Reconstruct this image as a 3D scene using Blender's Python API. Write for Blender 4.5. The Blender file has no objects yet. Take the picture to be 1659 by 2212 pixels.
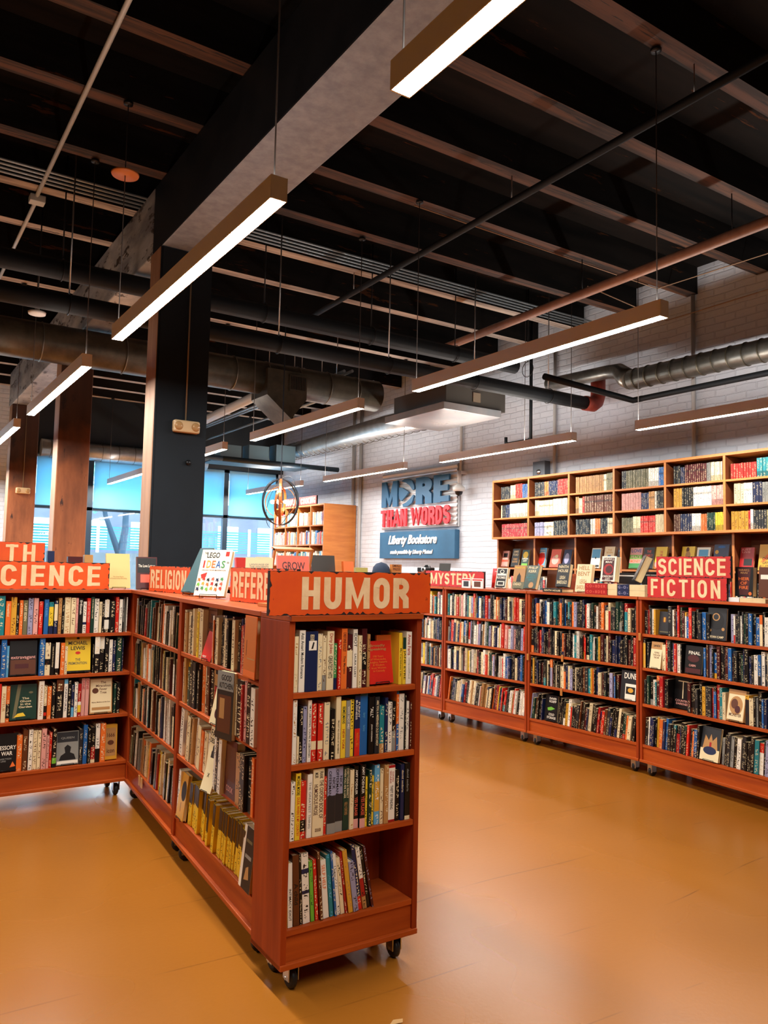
import bpy, math, random
from mathutils import Matrix, Vector
from math import pi, sin, cos, radians as R
random.seed(7)
SC = bpy.context.scene
COL = SC.collection
# ------------------------------------------------------------------ camera, world, exposure
cd = bpy.data.cameras.new('camera'); cam = bpy.data.objects.new('camera', cd); COL.objects.link(cam)
cd.sensor_fit = 'HORIZONTAL'; cd.sensor_width = 36.0; cd.lens = 1689.5 / 1659 * 36.0
cd.clip_start = 0.05; cd.clip_end = 300
cam.matrix_world = Matrix(((0.834498, -0.056656, -0.548091, 0), (-0.550614, -0.047998, -0.833379, 0), (0.020909, 0.997239, -0.071250, 1.6), (0, 0, 0, 1)))
SC.camera = cam
W = bpy.data.worlds.new('world'); SC.world = W; W.use_nodes = True
bg = W.node_tree.nodes['Background']; bg.inputs[0].default_value = (0.66, 0.88, 1.0, 1); bg.inputs[1].default_value = 14.0
SC.view_settings.view_transform = 'Standard'; SC.view_settings.look = 'None'
SC.view_settings.exposure = 0.0; SC.view_settings.gamma = 1.0; SC.view_settings.use_curve_mapping = False
SC.cycles.max_bounces = 7; SC.cycles.diffuse_bounces = 4; SC.cycles.glossy_bounces = 3
SC.cycles.transmission_bounces = 4; SC.cycles.transparent_max_bounces = 8
SC.cycles.sample_clamp_indirect = 6.0; SC.cycles.caustics_reflective = False; SC.cycles.caustics_refractive = False
LAMP_DOWN = 960.0; LAMP_UP = 13.0; LAMP_COL = (1.0, 0.94, 0.87)

# ------------------------------------------------------------------ colour + materials
def lin(c): return c / 12.92 if c <= .04045 else ((c + .055) / 1.055) ** 2.4
def hx(s): return tuple(lin(int(s[i:i + 2], 16) / 255) for i in (0, 2, 4))
PAL = {k: hx(v) for k, v in {
    'white': 'f2ead8', 'cream': 'ecd9ac', 'yellow': 'eec832', 'gold': 'd9a032', 'orange': 'e8702a', 'red': 'd3281c',
    'crimson': 'a81a1c', 'maroon': '4a1416', 'brown': '5e3018', 'tan': 'b8874f', 'pink': 'e0a094', 'lilac': '9a98b4',
    'navy': '18244a', 'blue': '1f5fa0', 'sky blue': '5fa8d0', 'teal': '1f7f86', 'green': '3f8f4e', 'dark green': '14382c',
    'lime': '6fb83a', 'olive': '6f6a4a', 'grey': '8d8d86', 'black': '0c0c0e', 'charcoal': '24262a', 'coral': 'e2614a', 'rust': 'c96a22', 'straw': 'ead08a', 'deep teal': '25545a'}.items()}
MATS = {}
def nt(m):
    m.use_nodes = True; return m.node_tree.nodes, m.node_tree.links, m.node_tree.nodes['Principled BSDF']
def mat(name, col, rough=.5, metal=0, spec=.5, emit=None, es=0, coat=0):
    if name in MATS: return MATS[name]
    m = bpy.data.materials.new(name); N, L, b = nt(m)
    b.inputs['Base Color'].default_value = (*col, 1); b.inputs['Roughness'].default_value = rough
    b.inputs['Metallic'].default_value = metal; b.inputs['Specular IOR Level'].default_value = spec
    if emit: b.inputs['Emission Color'].default_value = (*emit, 1); b.inputs['Emission Strength'].default_value = es
    if coat: b.inputs['Coat Weight'].default_value = coat
    if emit: m.cycles.emission_sampling = 'FRONT'
    MATS[name] = m; return m
def noisy(name, c1, c2, scale=(3, 3, 3), lo=.35, hi=.65, rough=(.4, .6), bump=0, detail=5, metal=0, c3=None, t3=.62, s3=6, spec=.5):
    if name in MATS: return MATS[name]
    m = bpy.data.materials.new(name); N, L, b = nt(m)
    tc = N.new('ShaderNodeTexCoord'); mp = N.new('ShaderNodeMapping'); mp.inputs['Scale'].default_value = scale
    L.new(tc.outputs['Object'], mp.inputs[0])
    n = N.new('ShaderNodeTexNoise'); n.inputs['Scale'].default_value = 1; n.inputs['Detail'].default_value = detail
    n.inputs['Roughness'].default_value = .6; L.new(mp.outputs[0], n.inputs['Vector'])
    r = N.new('ShaderNodeMapRange'); r.inputs[1].default_value = lo; r.inputs[2].default_value = hi
    L.new(n.outputs[0], r.inputs[0])
    mx = N.new('ShaderNodeMix'); mx.data_type = 'RGBA'; mx.inputs[6].default_value = (*c1, 1); mx.inputs[7].default_value = (*c2, 1)
    L.new(r.outputs[0], mx.inputs[0]); out = mx.outputs[2]
    if c3:
        mp2 = N.new('ShaderNodeMapping'); mp2.inputs['Scale'].default_value = tuple(a * s3 / 3 for a in scale); mp2.inputs['Location'].default_value = (7, 3, 5)
        L.new(tc.outputs['Object'], mp2.inputs[0])
        n2 = N.new('ShaderNodeTexNoise'); n2.inputs['Scale'].default_value = 1; n2.inputs['Detail'].default_value = 6; n2.inputs['Roughness'].default_value = .7
        L.new(mp2.outputs[0], n2.inputs['Vector'])
        r2 = N.new('ShaderNodeMapRange'); r2.inputs[1].default_value = t3; r2.inputs[2].default_value = t3 + .03; L.new(n2.outputs[0], r2.inputs[0])
        m2 = N.new('ShaderNodeMix'); m2.data_type = 'RGBA'; L.new(out, m2.inputs[6]); m2.inputs[7].default_value = (*c3, 1); L.new(r2.outputs[0], m2.inputs[0]); out = m2.outputs[2]
    L.new(out, b.inputs['Base Color'])
    rr = N.new('ShaderNodeMapRange'); rr.inputs[3].default_value = rough[0]; rr.inputs[4].default_value = rough[1]
    L.new(n.outputs[0], rr.inputs[0]); L.new(rr.outputs[0], b.inputs['Roughness'])
    b.inputs['Metallic'].default_value = metal; b.inputs['Specular IOR Level'].default_value = spec
    if bump:
        bp = N.new('ShaderNodeBump'); bp.inputs['Strength'].default_value = bump; bp.inputs['Distance'].default_value = .01
        L.new(n.outputs[0], bp.inputs['Height']); L.new(bp.outputs[0], b.inputs['Normal'])
    MATS[name] = m; return m

CHERRY = noisy('cherry_plywood', hx('ac4210'), hx('8c300a'), (14, 14, 1.2), rough=(.45, .6), bump=.03, spec=.3)
CHERRYX = noisy('cherry_board', hx('bc5418'), hx('9a3c0e'), (1.2, 14, 14), rough=(.42, .58), spec=.35)
BIRCH = noisy('honey_plywood', hx('c9803f'), hx('b56b32'), (2, 2, 12), rough=(.4, .55))
BIRCHSHADE = noisy('honey_plywood_bay_shade', hx('7c4424'), hx('693618'), (6, 2, 6), rough=(.45, .6))  # darker copy of the honey plywood: bay shading put into the colour
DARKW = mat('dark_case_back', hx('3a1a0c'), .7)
BLACK = mat('black_metal', (.012, .012, .014), .35, .4)
BLACKP = mat('black_pipe_paint', (.006, .008, .010), .6, spec=.25)
RUBBER = mat('black_rubber', (.01, .01, .01), .45)
CHROME = mat('zinc_metal', (.65, .65, .66), .3, 1)
GALV = noisy('galvanised_duct', hx('8f8d86'), hx('6f6d66'), (5, 5, 5), rough=(.25, .45), metal=.85)
GALVD = noisy('dull_duct', hx('5c5344'), hx('3d382e'), (4, 4, 4), rough=(.3, .5), metal=.6)
WHITEP = mat('white_paint', (.8, .8, .78), .5)
HOUSING = mat('white_lamp_housing', (.88, .88, .88), .4)
DIMD = mat('lamp_diffuser_dimmed', (.9, .9, .9), .5, emit=LAMP_COL, es=LAMP_DOWN * .17)
DIFF = mat('lamp_diffuser', (.9, .9, .9), .5, emit=LAMP_COL, es=LAMP_DOWN)
UPW = mat('lamp_uplight_wall_row', (.9, .9, .9), .5, emit=LAMP_COL, es=LAMP_UP * 6)
UPL = mat('lamp_uplight', (.9, .9, .9), .5, emit=LAMP_COL, es=LAMP_UP)
ORANGEP = noisy('orange_sign_paint', hx('e6560e'), hx('d84808'), (5, 5, 5), rough=(.45, .6), c3=hx('a83008'), t3=.66)
REDP = noisy('red_sign_paint', hx('cc1a12'), hx('b8140f'), (5, 5, 5), rough=(.45, .6), c3=hx('7c100c'), t3=.66)
LETTER = noisy('cream_letter_paint', hx('f3d3a4'), hx('e6bd8c'), (14, 14, 14), rough=(.5, .6), c3=hx('c79a74'), t3=.68, s3=4)
BOARD = noisy('old_board', hx('2a1610'), hx('160c09'), (10, 10, 10), rough=(.6, .8))
PAPER = noisy('page_edges', hx('e8d2a2'), hx('d2b684'), (4, 90, 4), rough=(.8, .9))
OLDWOOD = noisy('old_column_timber', hx('b0683c'), hx('7e4624'), (5, 5, 1.1), rough=(.45, .65), bump=.3, c3=hx('3c1c10'), t3=.6, s3=5)
OLDWOODL = noisy('old_column_timber_pale', hx('b08058'), hx('8c6040'), (6, 6, .9), rough=(.5, .7), bump=.3)
def scorched():
    m = OLDWOOD.copy(); m.name = 'scorched_timber'; N, L = m.node_tree.nodes, m.node_tree.links; b = N['Principled BSDF']; src = b.inputs['Base Color'].links[0].from_socket
    tc = N.new('ShaderNodeTexCoord'); s_ = N.new('ShaderNodeSeparateXYZ'); L.new(tc.outputs['Object'], s_.inputs[0]); n = N.new('ShaderNodeTexNoise'); n.inputs['Scale'].default_value = 3; n.inputs['Detail'].default_value = 5; L.new(tc.outputs['Object'], n.inputs['Vector'])
    ad = N.new('ShaderNodeMath'); ad.operation = 'ADD'; L.new(s_.outputs[2], ad.inputs[0]); L.new(n.outputs[0], ad.inputs[1])
    r = N.new('ShaderNodeMapRange'); r.inputs[1].default_value = 3.1; r.inputs[2].default_value = 3.75; r.inputs[4].default_value = .88; L.new(ad.outputs[0], r.inputs[0])
    mx = N.new('ShaderNodeMix'); mx.data_type = 'RGBA'; L.new(r.outputs[0], mx.inputs[0]); L.new(src, mx.inputs[6]); mx.inputs[7].default_value = (.012, .011, .012, 1); L.new(mx.outputs[2], b.inputs['Base Color']); return m
SCORCH = scorched()
BLKCOL = noisy('black_column_paint', (.004, .008, .013), (.007, .013, .02), (2, 2, 2), rough=(.55, .7), spec=.3)
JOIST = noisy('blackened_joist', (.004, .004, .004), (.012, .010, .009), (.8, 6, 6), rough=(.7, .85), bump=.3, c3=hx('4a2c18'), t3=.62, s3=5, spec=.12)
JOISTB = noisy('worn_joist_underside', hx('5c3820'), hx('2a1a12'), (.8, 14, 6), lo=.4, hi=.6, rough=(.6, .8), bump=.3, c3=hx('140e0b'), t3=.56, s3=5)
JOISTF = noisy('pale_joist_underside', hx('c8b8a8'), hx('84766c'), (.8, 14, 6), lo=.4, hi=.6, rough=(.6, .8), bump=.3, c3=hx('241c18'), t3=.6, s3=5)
DECK = noisy('blackened_deck', (.004, .004, .004), (.015, .011, .009), (.5, 5, 1), rough=(.7, .85), bump=.2, c3=hx('54321c'), t3=.64, s3=5, spec=.12)
BEAMLIT = noisy('beam_underside_lit', hx('98a2ae'), hx('828c9a'), (12, 12, 12), rough=(.5, .65), bump=.2)  # light caught by the girder underside, put into a bluish grey colour
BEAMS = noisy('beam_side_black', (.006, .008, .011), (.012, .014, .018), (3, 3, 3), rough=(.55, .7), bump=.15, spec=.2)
PEEL = noisy('peeling_pale_paint', hx('b8b8b4'), hx('77777a'), (3, 1.5, 5), rough=(.4, .6), bump=.5, c3=hx('40352c'), t3=.56, s3=5)
CURT = mat('window_blind_bar', hx('2c5c74'), .5)
SIGNBLUE = noisy('blue_sign_board', hx('2f6286'), hx('28587a'), (3, 3, 3), rough=(.5, .6))
CORR = mat('corrugated_white_metal', (.75, .78, .8), .35, .3)
MBLUE = mat('blue_cutout_paint', hx('235a80'), .5)
MRED = mat('red_cutout_paint', hx('d8323c'), .5)
WHITEL = mat('white_script_paint', (.9, .9, .88), .5)

def book_mat():
    m = bpy.data.materials.new('printed_book_cover'); N, L, b = nt(m)
    a = N.new('ShaderNodeAttribute'); a.attribute_name = 'Col'; k = N.new('ShaderNodeAttribute'); k.attribute_name = 'Ink'
    uv = N.new('ShaderNodeUVMap'); uv.uv_map = 'UVMap'; s = N.new('ShaderNodeSeparateXYZ'); L.new(uv.outputs[0], s.inputs[0])
    mp = N.new('ShaderNodeMapping'); mp.inputs['Scale'].default_value = (2.4, 150, 1); L.new(uv.outputs[0], mp.inputs[0])
    n = N.new('ShaderNodeTexNoise'); n.inputs['Scale'].default_value = 1; n.inputs['Detail'].default_value = 2; L.new(mp.outputs[0], n.inputs['Vector'])
    g = N.new('ShaderNodeMath'); g.operation = 'GREATER_THAN'; g.inputs[1].default_value = .55; L.new(n.outputs[0], g.inputs[0])
    ab = N.new('ShaderNodeMath'); ab.operation = 'ABSOLUTE'; L.new(s.outputs[0], ab.inputs[0])
    lt = N.new('ShaderNodeMath'); lt.operation = 'LESS_THAN'; lt.inputs[1].default_value = .27; L.new(ab.outputs[0], lt.inputs[0])
    mp2 = N.new('ShaderNodeMapping'); mp2.inputs['Scale'].default_value = (0, 13, 1); L.new(uv.outputs[0], mp2.inputs[0])
    n2 = N.new('ShaderNodeTexNoise'); n2.inputs['Scale'].default_value = 1; n2.inputs['Detail'].default_value = 0; L.new(mp2.outputs[0], n2.inputs['Vector'])
    g2 = N.new('ShaderNodeMath'); g2.operation = 'GREATER_THAN'; g2.inputs[1].default_value = .46; L.new(n2.outputs[0], g2.inputs[0])
    m1 = N.new('ShaderNodeMath'); m1.operation = 'MULTIPLY'; L.new(g.outputs[0], m1.inputs[0]); L.new(lt.outputs[0], m1.inputs[1])
    m2 = N.new('ShaderNodeMath'); m2.operation = 'MULTIPLY'; L.new(m1.outputs[0], m2.inputs[0]); L.new(g2.outputs[0], m2.inputs[1])
    mx = N.new('ShaderNodeMix'); mx.data_type = 'RGBA'; L.new(m2.outputs[0], mx.inputs[0]); L.new(a.outputs[0], mx.inputs[6]); L.new(k.outputs[0], mx.inputs[7])
    L.new(mx.outputs[2], b.inputs['Base Color']); b.inputs['Roughness'].default_value = .35
    return m
BOOK = book_mat()

# ------------------------------------------------------------------ mesh builder
class MB:
    def __init__(s): s.v = []; s.f = []; s.mi = []; s.col = []; s.ink = []; s.uv = []; s.attr = False; s.sm = []
    def face(s, idx, m=0, col=None, ink=None, uv=None, sm=False):
        s.f.append(idx); s.mi.append(m); s.sm.append(sm)
        if col is not None: s.attr = True
        s.col.append(col or (1, 1, 1)); s.ink.append(ink or (0, 0, 0)); s.uv.append(uv or [(9, 9)] * len(idx))
    def quad(s, pts, m=0, **k):
        o = len(s.v); s.v += [tuple(p) for p in pts]; s.face(list(range(o, o + len(pts))), m, **k); return s
    def box(s, a, b, M=None, m=0, fm=None, **k):
        x0, y0, z0 = a; x1, y1, z1 = b
        P = [(x0, y0, z0), (x1, y0, z0), (x1, y1, z0), (x0, y1, z0), (x0, y0, z1), (x1, y0, z1), (x1, y1, z1), (x0, y1, z1)]
        if M is not None: P = [tuple(M @ Vector(p)) for p in P]
        o = len(s.v); s.v += P
        for i, f in enumerate(((0, 3, 2, 1), (4, 5, 6, 7), (0, 1, 5, 4), (1, 2, 6, 5), (2, 3, 7, 6), (3, 0, 4, 7))):
            s.face([o + j for j in f], fm[i] if fm else m, **k)
        return s
    def tube(s, pts, r, n=10, m=0, cap=True):
        pts = [Vector(p) for p in pts]; rings = []; up = None
        for i, p in enumerate(pts):
            d = ((pts[min(i + 1, len(pts) - 1)] - p).normalized() + (p - pts[max(i - 1, 0)]).normalized())
            d.normalize()
            if up is None: up = Vector((0, 0, 1)) if abs(d.z) < .9 else Vector((1, 0, 0))
            a = d.cross(up).normalized(); b = a.cross(d).normalized(); up = b
            rr = r[i] if isinstance(r, (list, tuple)) else r
            o = len(s.v); s.v += [tuple(p + rr * (cos(2 * pi * k / n) * a + sin(2 * pi * k / n) * b)) for k in range(n)]; rings.append(o)
        for o, q in zip(rings, rings[1:]):
            for k in range(n): s.face([o + k, q + k, q + (k + 1) % n, o + (k + 1) % n], m, sm=True)
        if cap: s.face([rings[0] + k for k in range(n)], m); s.face([rings[-1] + k for k in reversed(range(n))], m)
        return s
    def lathe(s, prof, c=(0, 0, 0), n=24, m=0, M=None):
        o = len(s.v)
        for r, z in prof:
            for k in range(n):
                p = Vector((c[0] + r * cos(2 * pi * k / n), c[1] + r * sin(2 * pi * k / n), c[2] + z))
                s.v.append(tuple(M @ p) if M is not None else tuple(p))
        for i in range(len(prof) - 1):
            for k in range(n):
                a = o + i * n; s.face([a + k, a + (k + 1) % n, a + n + (k + 1) % n, a + n + k], m, sm=True)
        return s
    def add(s, vf, M, m=0, **k):
        o = len(s.v); s.v += [tuple(M @ Vector(p)) for p in vf[0]]
        for f in vf[1]: s.face([o + i for i in f], m, **k)
        return s
    def mesh(s, name, mats):
        me = bpy.data.meshes.new(name); me.from_pydata(s.v, [], s.f)
        for mm in (mats if isinstance(mats, (list, tuple)) else [mats]): me.materials.append(mm)
        me.polygons.foreach_set('material_index', s.mi); me.polygons.foreach_set('use_smooth', s.sm)
        if s.attr:
            c = me.color_attributes.new('Col', 'FLOAT_COLOR', 'CORNER'); k = me.color_attributes.new('Ink', 'FLOAT_COLOR', 'CORNER'); u = me.uv_layers.new(name='UVMap')
            ca, ka, ua = [], [], []
            for f, cc, kk, uu in zip(s.f, s.col, s.ink, s.uv):
                for j in range(len(f)): ca += [*cc, 1]; ka += [*kk, 1]; ua += list(uu[j])
            c.data.foreach_set('color', ca); k.data.foreach_set('color', ka); u.data.foreach_set('uv', ua)
        me.update(); return me
    def obj(s, name, mats, parent=None, M=None, bevel=0):
        o = bpy.data.objects.new(name, s.mesh(name, mats)); COL.objects.link(o)
        if parent: o.parent = parent
        if M is not None:
            if parent: o.matrix_local = M
            else: o.matrix_world = M
        if bevel:
            b = o.modifiers.new('bevel', 'BEVEL'); b.width = bevel; b.segments = 2; b.limit_method = 'ANGLE'
        return o
def tag(o, label, cat, group=None, kind=None):
    o['label'] = label; o['category'] = cat
    if group: o['group'] = group
    if kind: o['kind'] = kind
    return o
def thing(name, label, cat, M=None, group=None):
    o = bpy.data.objects.new(name, None); COL.objects.link(o); o.empty_display_size = .1
    if M is not None: o.matrix_world = M
    return tag(o, label, cat, group)
def struct(o): o['kind'] = 'structure'; return o
def T(x, y, z, rz=0): return Matrix.Translation((x, y, z)) @ Matrix.Rotation(rz, 4, 'Z')
def RX(a): return Matrix.Rotation(a, 4, 'X')
def RY(a): return Matrix.Rotation(a, 4, 'Y')
def copy_tree(o, parent=None, M=None):
    c = o.copy(); COL.objects.link(c); c.parent = parent
    if M is not None: c.matrix_world = M
    for ch in o.children: copy_tree(ch, c)
    return c

# text -> flat (or thick) mesh fitted into a box: x right, y up, z towards the reader
TXT = {}
def text_vf(s, bold=0.0, shear=0.0, ext=0.0, space=1.0, res=3):
    key = (s, bold, shear, ext, space)
    if key in TXT: return TXT[key]
    cu = bpy.data.curves.new('t', 'FONT'); cu.body = s; cu.offset = bold; cu.shear = shear; cu.extrude = ext; cu.resolution_u = res; cu.space_character = space
    cu.align_x = 'CENTER'; o = bpy.data.objects.new('t', cu)
    me = o.to_mesh(); v = [tuple(p.co) for p in me.vertices]; f = [tuple(p.vertices) for p in me.polygons]
    o.to_mesh_clear(); bpy.data.objects.remove(o); bpy.data.curves.remove(cu)
    xs = [p[0] for p in v]; ys = [p[1] for p in v]
    TXT[key] = (v, f, min(xs), max(xs), min(ys), max(ys)); return TXT[key]
def fit_text(s, w, h, keep=False, **k):
    v, f, x0, x1, y0, y1 = text_vf(s, **k)
    sx = w / (x1 - x0); sy = h / (y1 - y0)
    if keep: sx = sy = min(sx, sy)
    cx, cy = (x0 + x1) / 2, (y0 + y1) / 2
    return [((a - cx) * sx, (b - cy) * sy, c) for a, b, c in v], f
# painted block capitals drawn with strokes (signs and cut-out letters)
def _arc(cx, cz, rx, rz, a0, a1, n=10): return [(cx + rx * cos(R(a0 + (a1 - a0) * i / n)), cz + rz * sin(R(a0 + (a1 - a0) * i / n))) for i in range(n + 1)]
def glyph(ch, s):
    h = s / 2; W_ = {'M': .86, 'W': 1.0, 'I': s, ' ': .3, 'A': .7, 'Y': .66, 'E': .54, 'F': .52, 'L': .5, 'T': .6}.get(ch, .6); L_, Rr, B_, T_ = h, W_ - h, h, 1 - h
    cx = W_ / 2; rx = (Rr - L_) / 2; rz = min(rx * 1.15, .3); u = (T_ + .52) / 2; ur = (T_ - .52) / 2; v = (.52 + B_) / 2; vr = (.52 - B_) / 2
    V = lambda x: [(x, 0), (x, 1)]; Hh = lambda z, x1=None: [(0, z), (x1 if x1 else W_, z)]
    P = {'H': [V(L_), V(Rr), Hh(.5)], 'I': [V(cx)], 'E': [V(L_), Hh(T_), Hh(.51, W_ * .93), Hh(B_)], 'F': [V(L_), Hh(T_), Hh(.5, W_ * .9)], 'L': [V(L_), Hh(B_)], 'T': [V(cx), Hh(T_)],
         'U': [[(L_, 1)] + _arc(cx, B_ + rz, rx, rz, 180, 360) + [(Rr, 1)]], 'O': [_arc(cx, T_ - rz, rx, rz, 180, 0) + _arc(cx, B_ + rz, rx, rz, 0, -180) + [(L_, T_ - rz), (L_ + 1e-4, T_ - rz + .01)]],
         'C': [_arc(cx, T_ - rz, rx, rz, 5, 180) + _arc(cx, B_ + rz, rx, rz, 180, 355)], 'G': [_arc(cx, T_ - rz, rx, rz, 5, 180) + _arc(cx, B_ + rz, rx, rz, 180, 340), [(Rr, .04), (Rr, .5)], [(cx, .44), (W_, .44)]],
         'S': [_arc(cx, u, rx, ur, 8, 270) + _arc(cx, v, rx, vr, 90, -172)[1:]], 'R': [V(L_), [(0, T_), (cx, T_)] + _arc(cx, u, rx, ur, 90, -90) + [(0, .52)], [(cx, .5), (Rr - .01, .3), (Rr, 0)]],
         'D': [V(L_), [(0, T_)] + _arc(cx - .06, .5, rx + .06, .5 - h, 90, -90, 14) + [(0, B_)]], 'M': [V(L_), V(Rr), [(L_ * .9, 1.05), (cx, .06), (W_ - L_ * .9, 1.05)]], 'N': [V(L_), V(Rr), [(L_ * .8, 1.08), (Rr + L_ * .2, -.08)]],
         'W': [[(h * .7, 1.05), (.27, .02), (.5, .9), (.73, .02), (W_ - h * .7, 1.05)]], 'A': [[(h * .6, -.05), (cx, .98), (W_ - h * .6, -.05)], [(.15, .27), (W_ - .15, .27)]], 'Y': [[(h * .6, 1.05), (cx, .42), (W_ - h * .6, 1.05)], [(cx, .5), (cx, 0)]],
         'K': [V(L_), [(L_, .34), (Rr + .02, 1.06)], [(cx - .1, .56), (Rr + .03, -.06)]], ' ': []}[ch]
    return P, W_
def glyph_vf(text, s=.2, gap=.12, thick=0):
    v, f, x0, dz = [], [], 0, 0
    for ci, ch in enumerate(text):
        P, W_ = glyph(ch, s)
        for path in P:
            n = len(path); A_, B2 = [], []
            for i, p in enumerate(path):
                a, b = path[max(i - 1, 0)], path[min(i + 1, n - 1)]
                d0 = Vector((p[0] - a[0], p[1] - a[1])); d1 = Vector((b[0] - p[0], b[1] - p[1]))
                if d0.length < 1e-6: d0 = d1
                if d1.length < 1e-6: d1 = d0
                d0.normalize(); d1.normalize(); t = (d0 + d1)
                if t.length < .35: t = d0
                t.normalize(); k = s / 2 / max(abs(t.dot(d0)), .45); nx, nz = -t[1] * k, t[0] * k
                if abs(d0[1]) < .3 and n == 2: nx, nz = nx * .85, nz * .85
                cl = lambda q: (x0 + q[0], min(1, max(0, q[1])))
                A_.append(cl((p[0] + nx, p[1] + nz))); B2.append(cl((p[0] - nx, p[1] - nz)))
            dz = (dz + .00018) % .0006; o = len(v); v += [(x, y, dz) for x, y in A_] + [(x, y, dz) for x, y in B2]
            f += [(o + i, o + n + i, o + n + i + 1, o + i + 1) for i in range(n - 1)]
            if thick:
                q = len(v); v += [(x, y, -thick) for x, y in A_] + [(x, y, -thick) for x, y in B2]
                f += [(o + i, o + i + 1, q + i + 1, q + i) for i in range(n - 1)] + [(o + n + i + 1, o + n + i, q + n + i, q + n + i + 1) for i in range(n - 1)] + [(o, q, q + n, o + n), (o + n - 1, o + 2 * n - 1, q + 2 * n - 1, q + n - 1)]
        x0 += W_ + gap
    return v, f
def fit_glyphs(text, w, h, s=.2, gap=.12, thick=0):
    v, f = glyph_vf(text, s, gap, thick); xs = [p[0] for p in v]; a, b = min(xs), max(xs)
    return [((x - (a + b) / 2) * w / (b - a), (y - .5) * h, z) for x, y, z in v], f
FRONT = Matrix(((1, 0, 0, 0), (0, 0, -1, 0), (0, 1, 0, 0), (0, 0, 0, 1)))      # text plane -> faces -y, reads left to right, up = z
SPINE = Matrix(((0, 1, 0, 0), (0, 0, -1, 0), (-1, 0, 0, 0), (0, 0, 0, 1)))     # reads downwards on a spine facing -y

# ------------------------------------------------------------------ the setting
XW, YW, ZD = 7.40, 15.3, 4.95
def floor_mat():
    m = bpy.data.materials.new('polished_concrete'); N, L, b = nt(m)
    tc = N.new('ShaderNodeTexCoord')
    def noise(sc, det, rg=.55, vec=None):
        n = N.new('ShaderNodeTexNoise'); n.inputs['Scale'].default_value = sc; n.inputs['Detail'].default_value = det; n.inputs['Roughness'].default_value = rg
        L.new(vec or tc.outputs['Object'], n.inputs['Vector']); return n
    n = noise(.8, 2); r = N.new('ShaderNodeMapRange'); r.inputs[1].default_value = .3; r.inputs[2].default_value = .7; L.new(n.outputs[0], r.inputs[0])
    mx = N.new('ShaderNodeMix'); mx.data_type = 'RGBA'; mx.inputs[6].default_value = (*hx('9a5e1b'), 1); mx.inputs[7].default_value = (*hx('a56620'), 1); L.new(r.outputs[0], mx.inputs[0])
    # thin curved scratches: rings of a stretched, warped wave kept to a few patches
    wv = N.new('ShaderNodeTexWave'); wv.wave_type = 'RINGS'; wv.inputs['Scale'].default_value = .55; wv.inputs['Distortion'].default_value = 3; wv.inputs['Detail'].default_value = 1; wv.inputs['Detail Scale'].default_value = .6; L.new(tc.outputs['Object'], wv.inputs['Vector'])
    g = N.new('ShaderNodeMapRange'); g.inputs[1].default_value = .9992; g.inputs[2].default_value = 1; g.inputs[4].default_value = .5; L.new(wv.outputs['Fac'], g.inputs[0])
    k = noise(1.7, 2); kr = N.new('ShaderNodeMapRange'); kr.inputs[1].default_value = .5; kr.inputs[2].default_value = .6; L.new(k.outputs[0], kr.inputs[0])
    mu = N.new('ShaderNodeMath'); mu.operation = 'MULTIPLY'; L.new(g.outputs[0], mu.inputs[0]); L.new(kr.outputs[0], mu.inputs[1])
    m2 = N.new('ShaderNodeMix'); m2.data_type = 'RGBA'; L.new(mu.outputs[0], m2.inputs[0]); L.new(mx.outputs[2], m2.inputs[6]); m2.inputs[7].default_value = (*hx('5a3210'), 1)
    L.new(m2.outputs[2], b.inputs['Base Color']); b.inputs['Specular IOR Level'].default_value = .28
    rr = N.new('ShaderNodeMapRange'); rr.inputs[3].default_value = .22; rr.inputs[4].default_value = .34; L.new(noise(1.2, 1).outputs[0], rr.inputs[0]); L.new(rr.outputs[0], b.inputs['Roughness'])
    bp = N.new('ShaderNodeBump'); bp.inputs['Strength'].default_value = .10; bp.inputs['Distance'].default_value = .004; L.new(noise(45, 3).outputs[0], bp.inputs['Height']); L.new(bp.outputs[0], b.inputs['Normal'])
    return m
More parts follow.
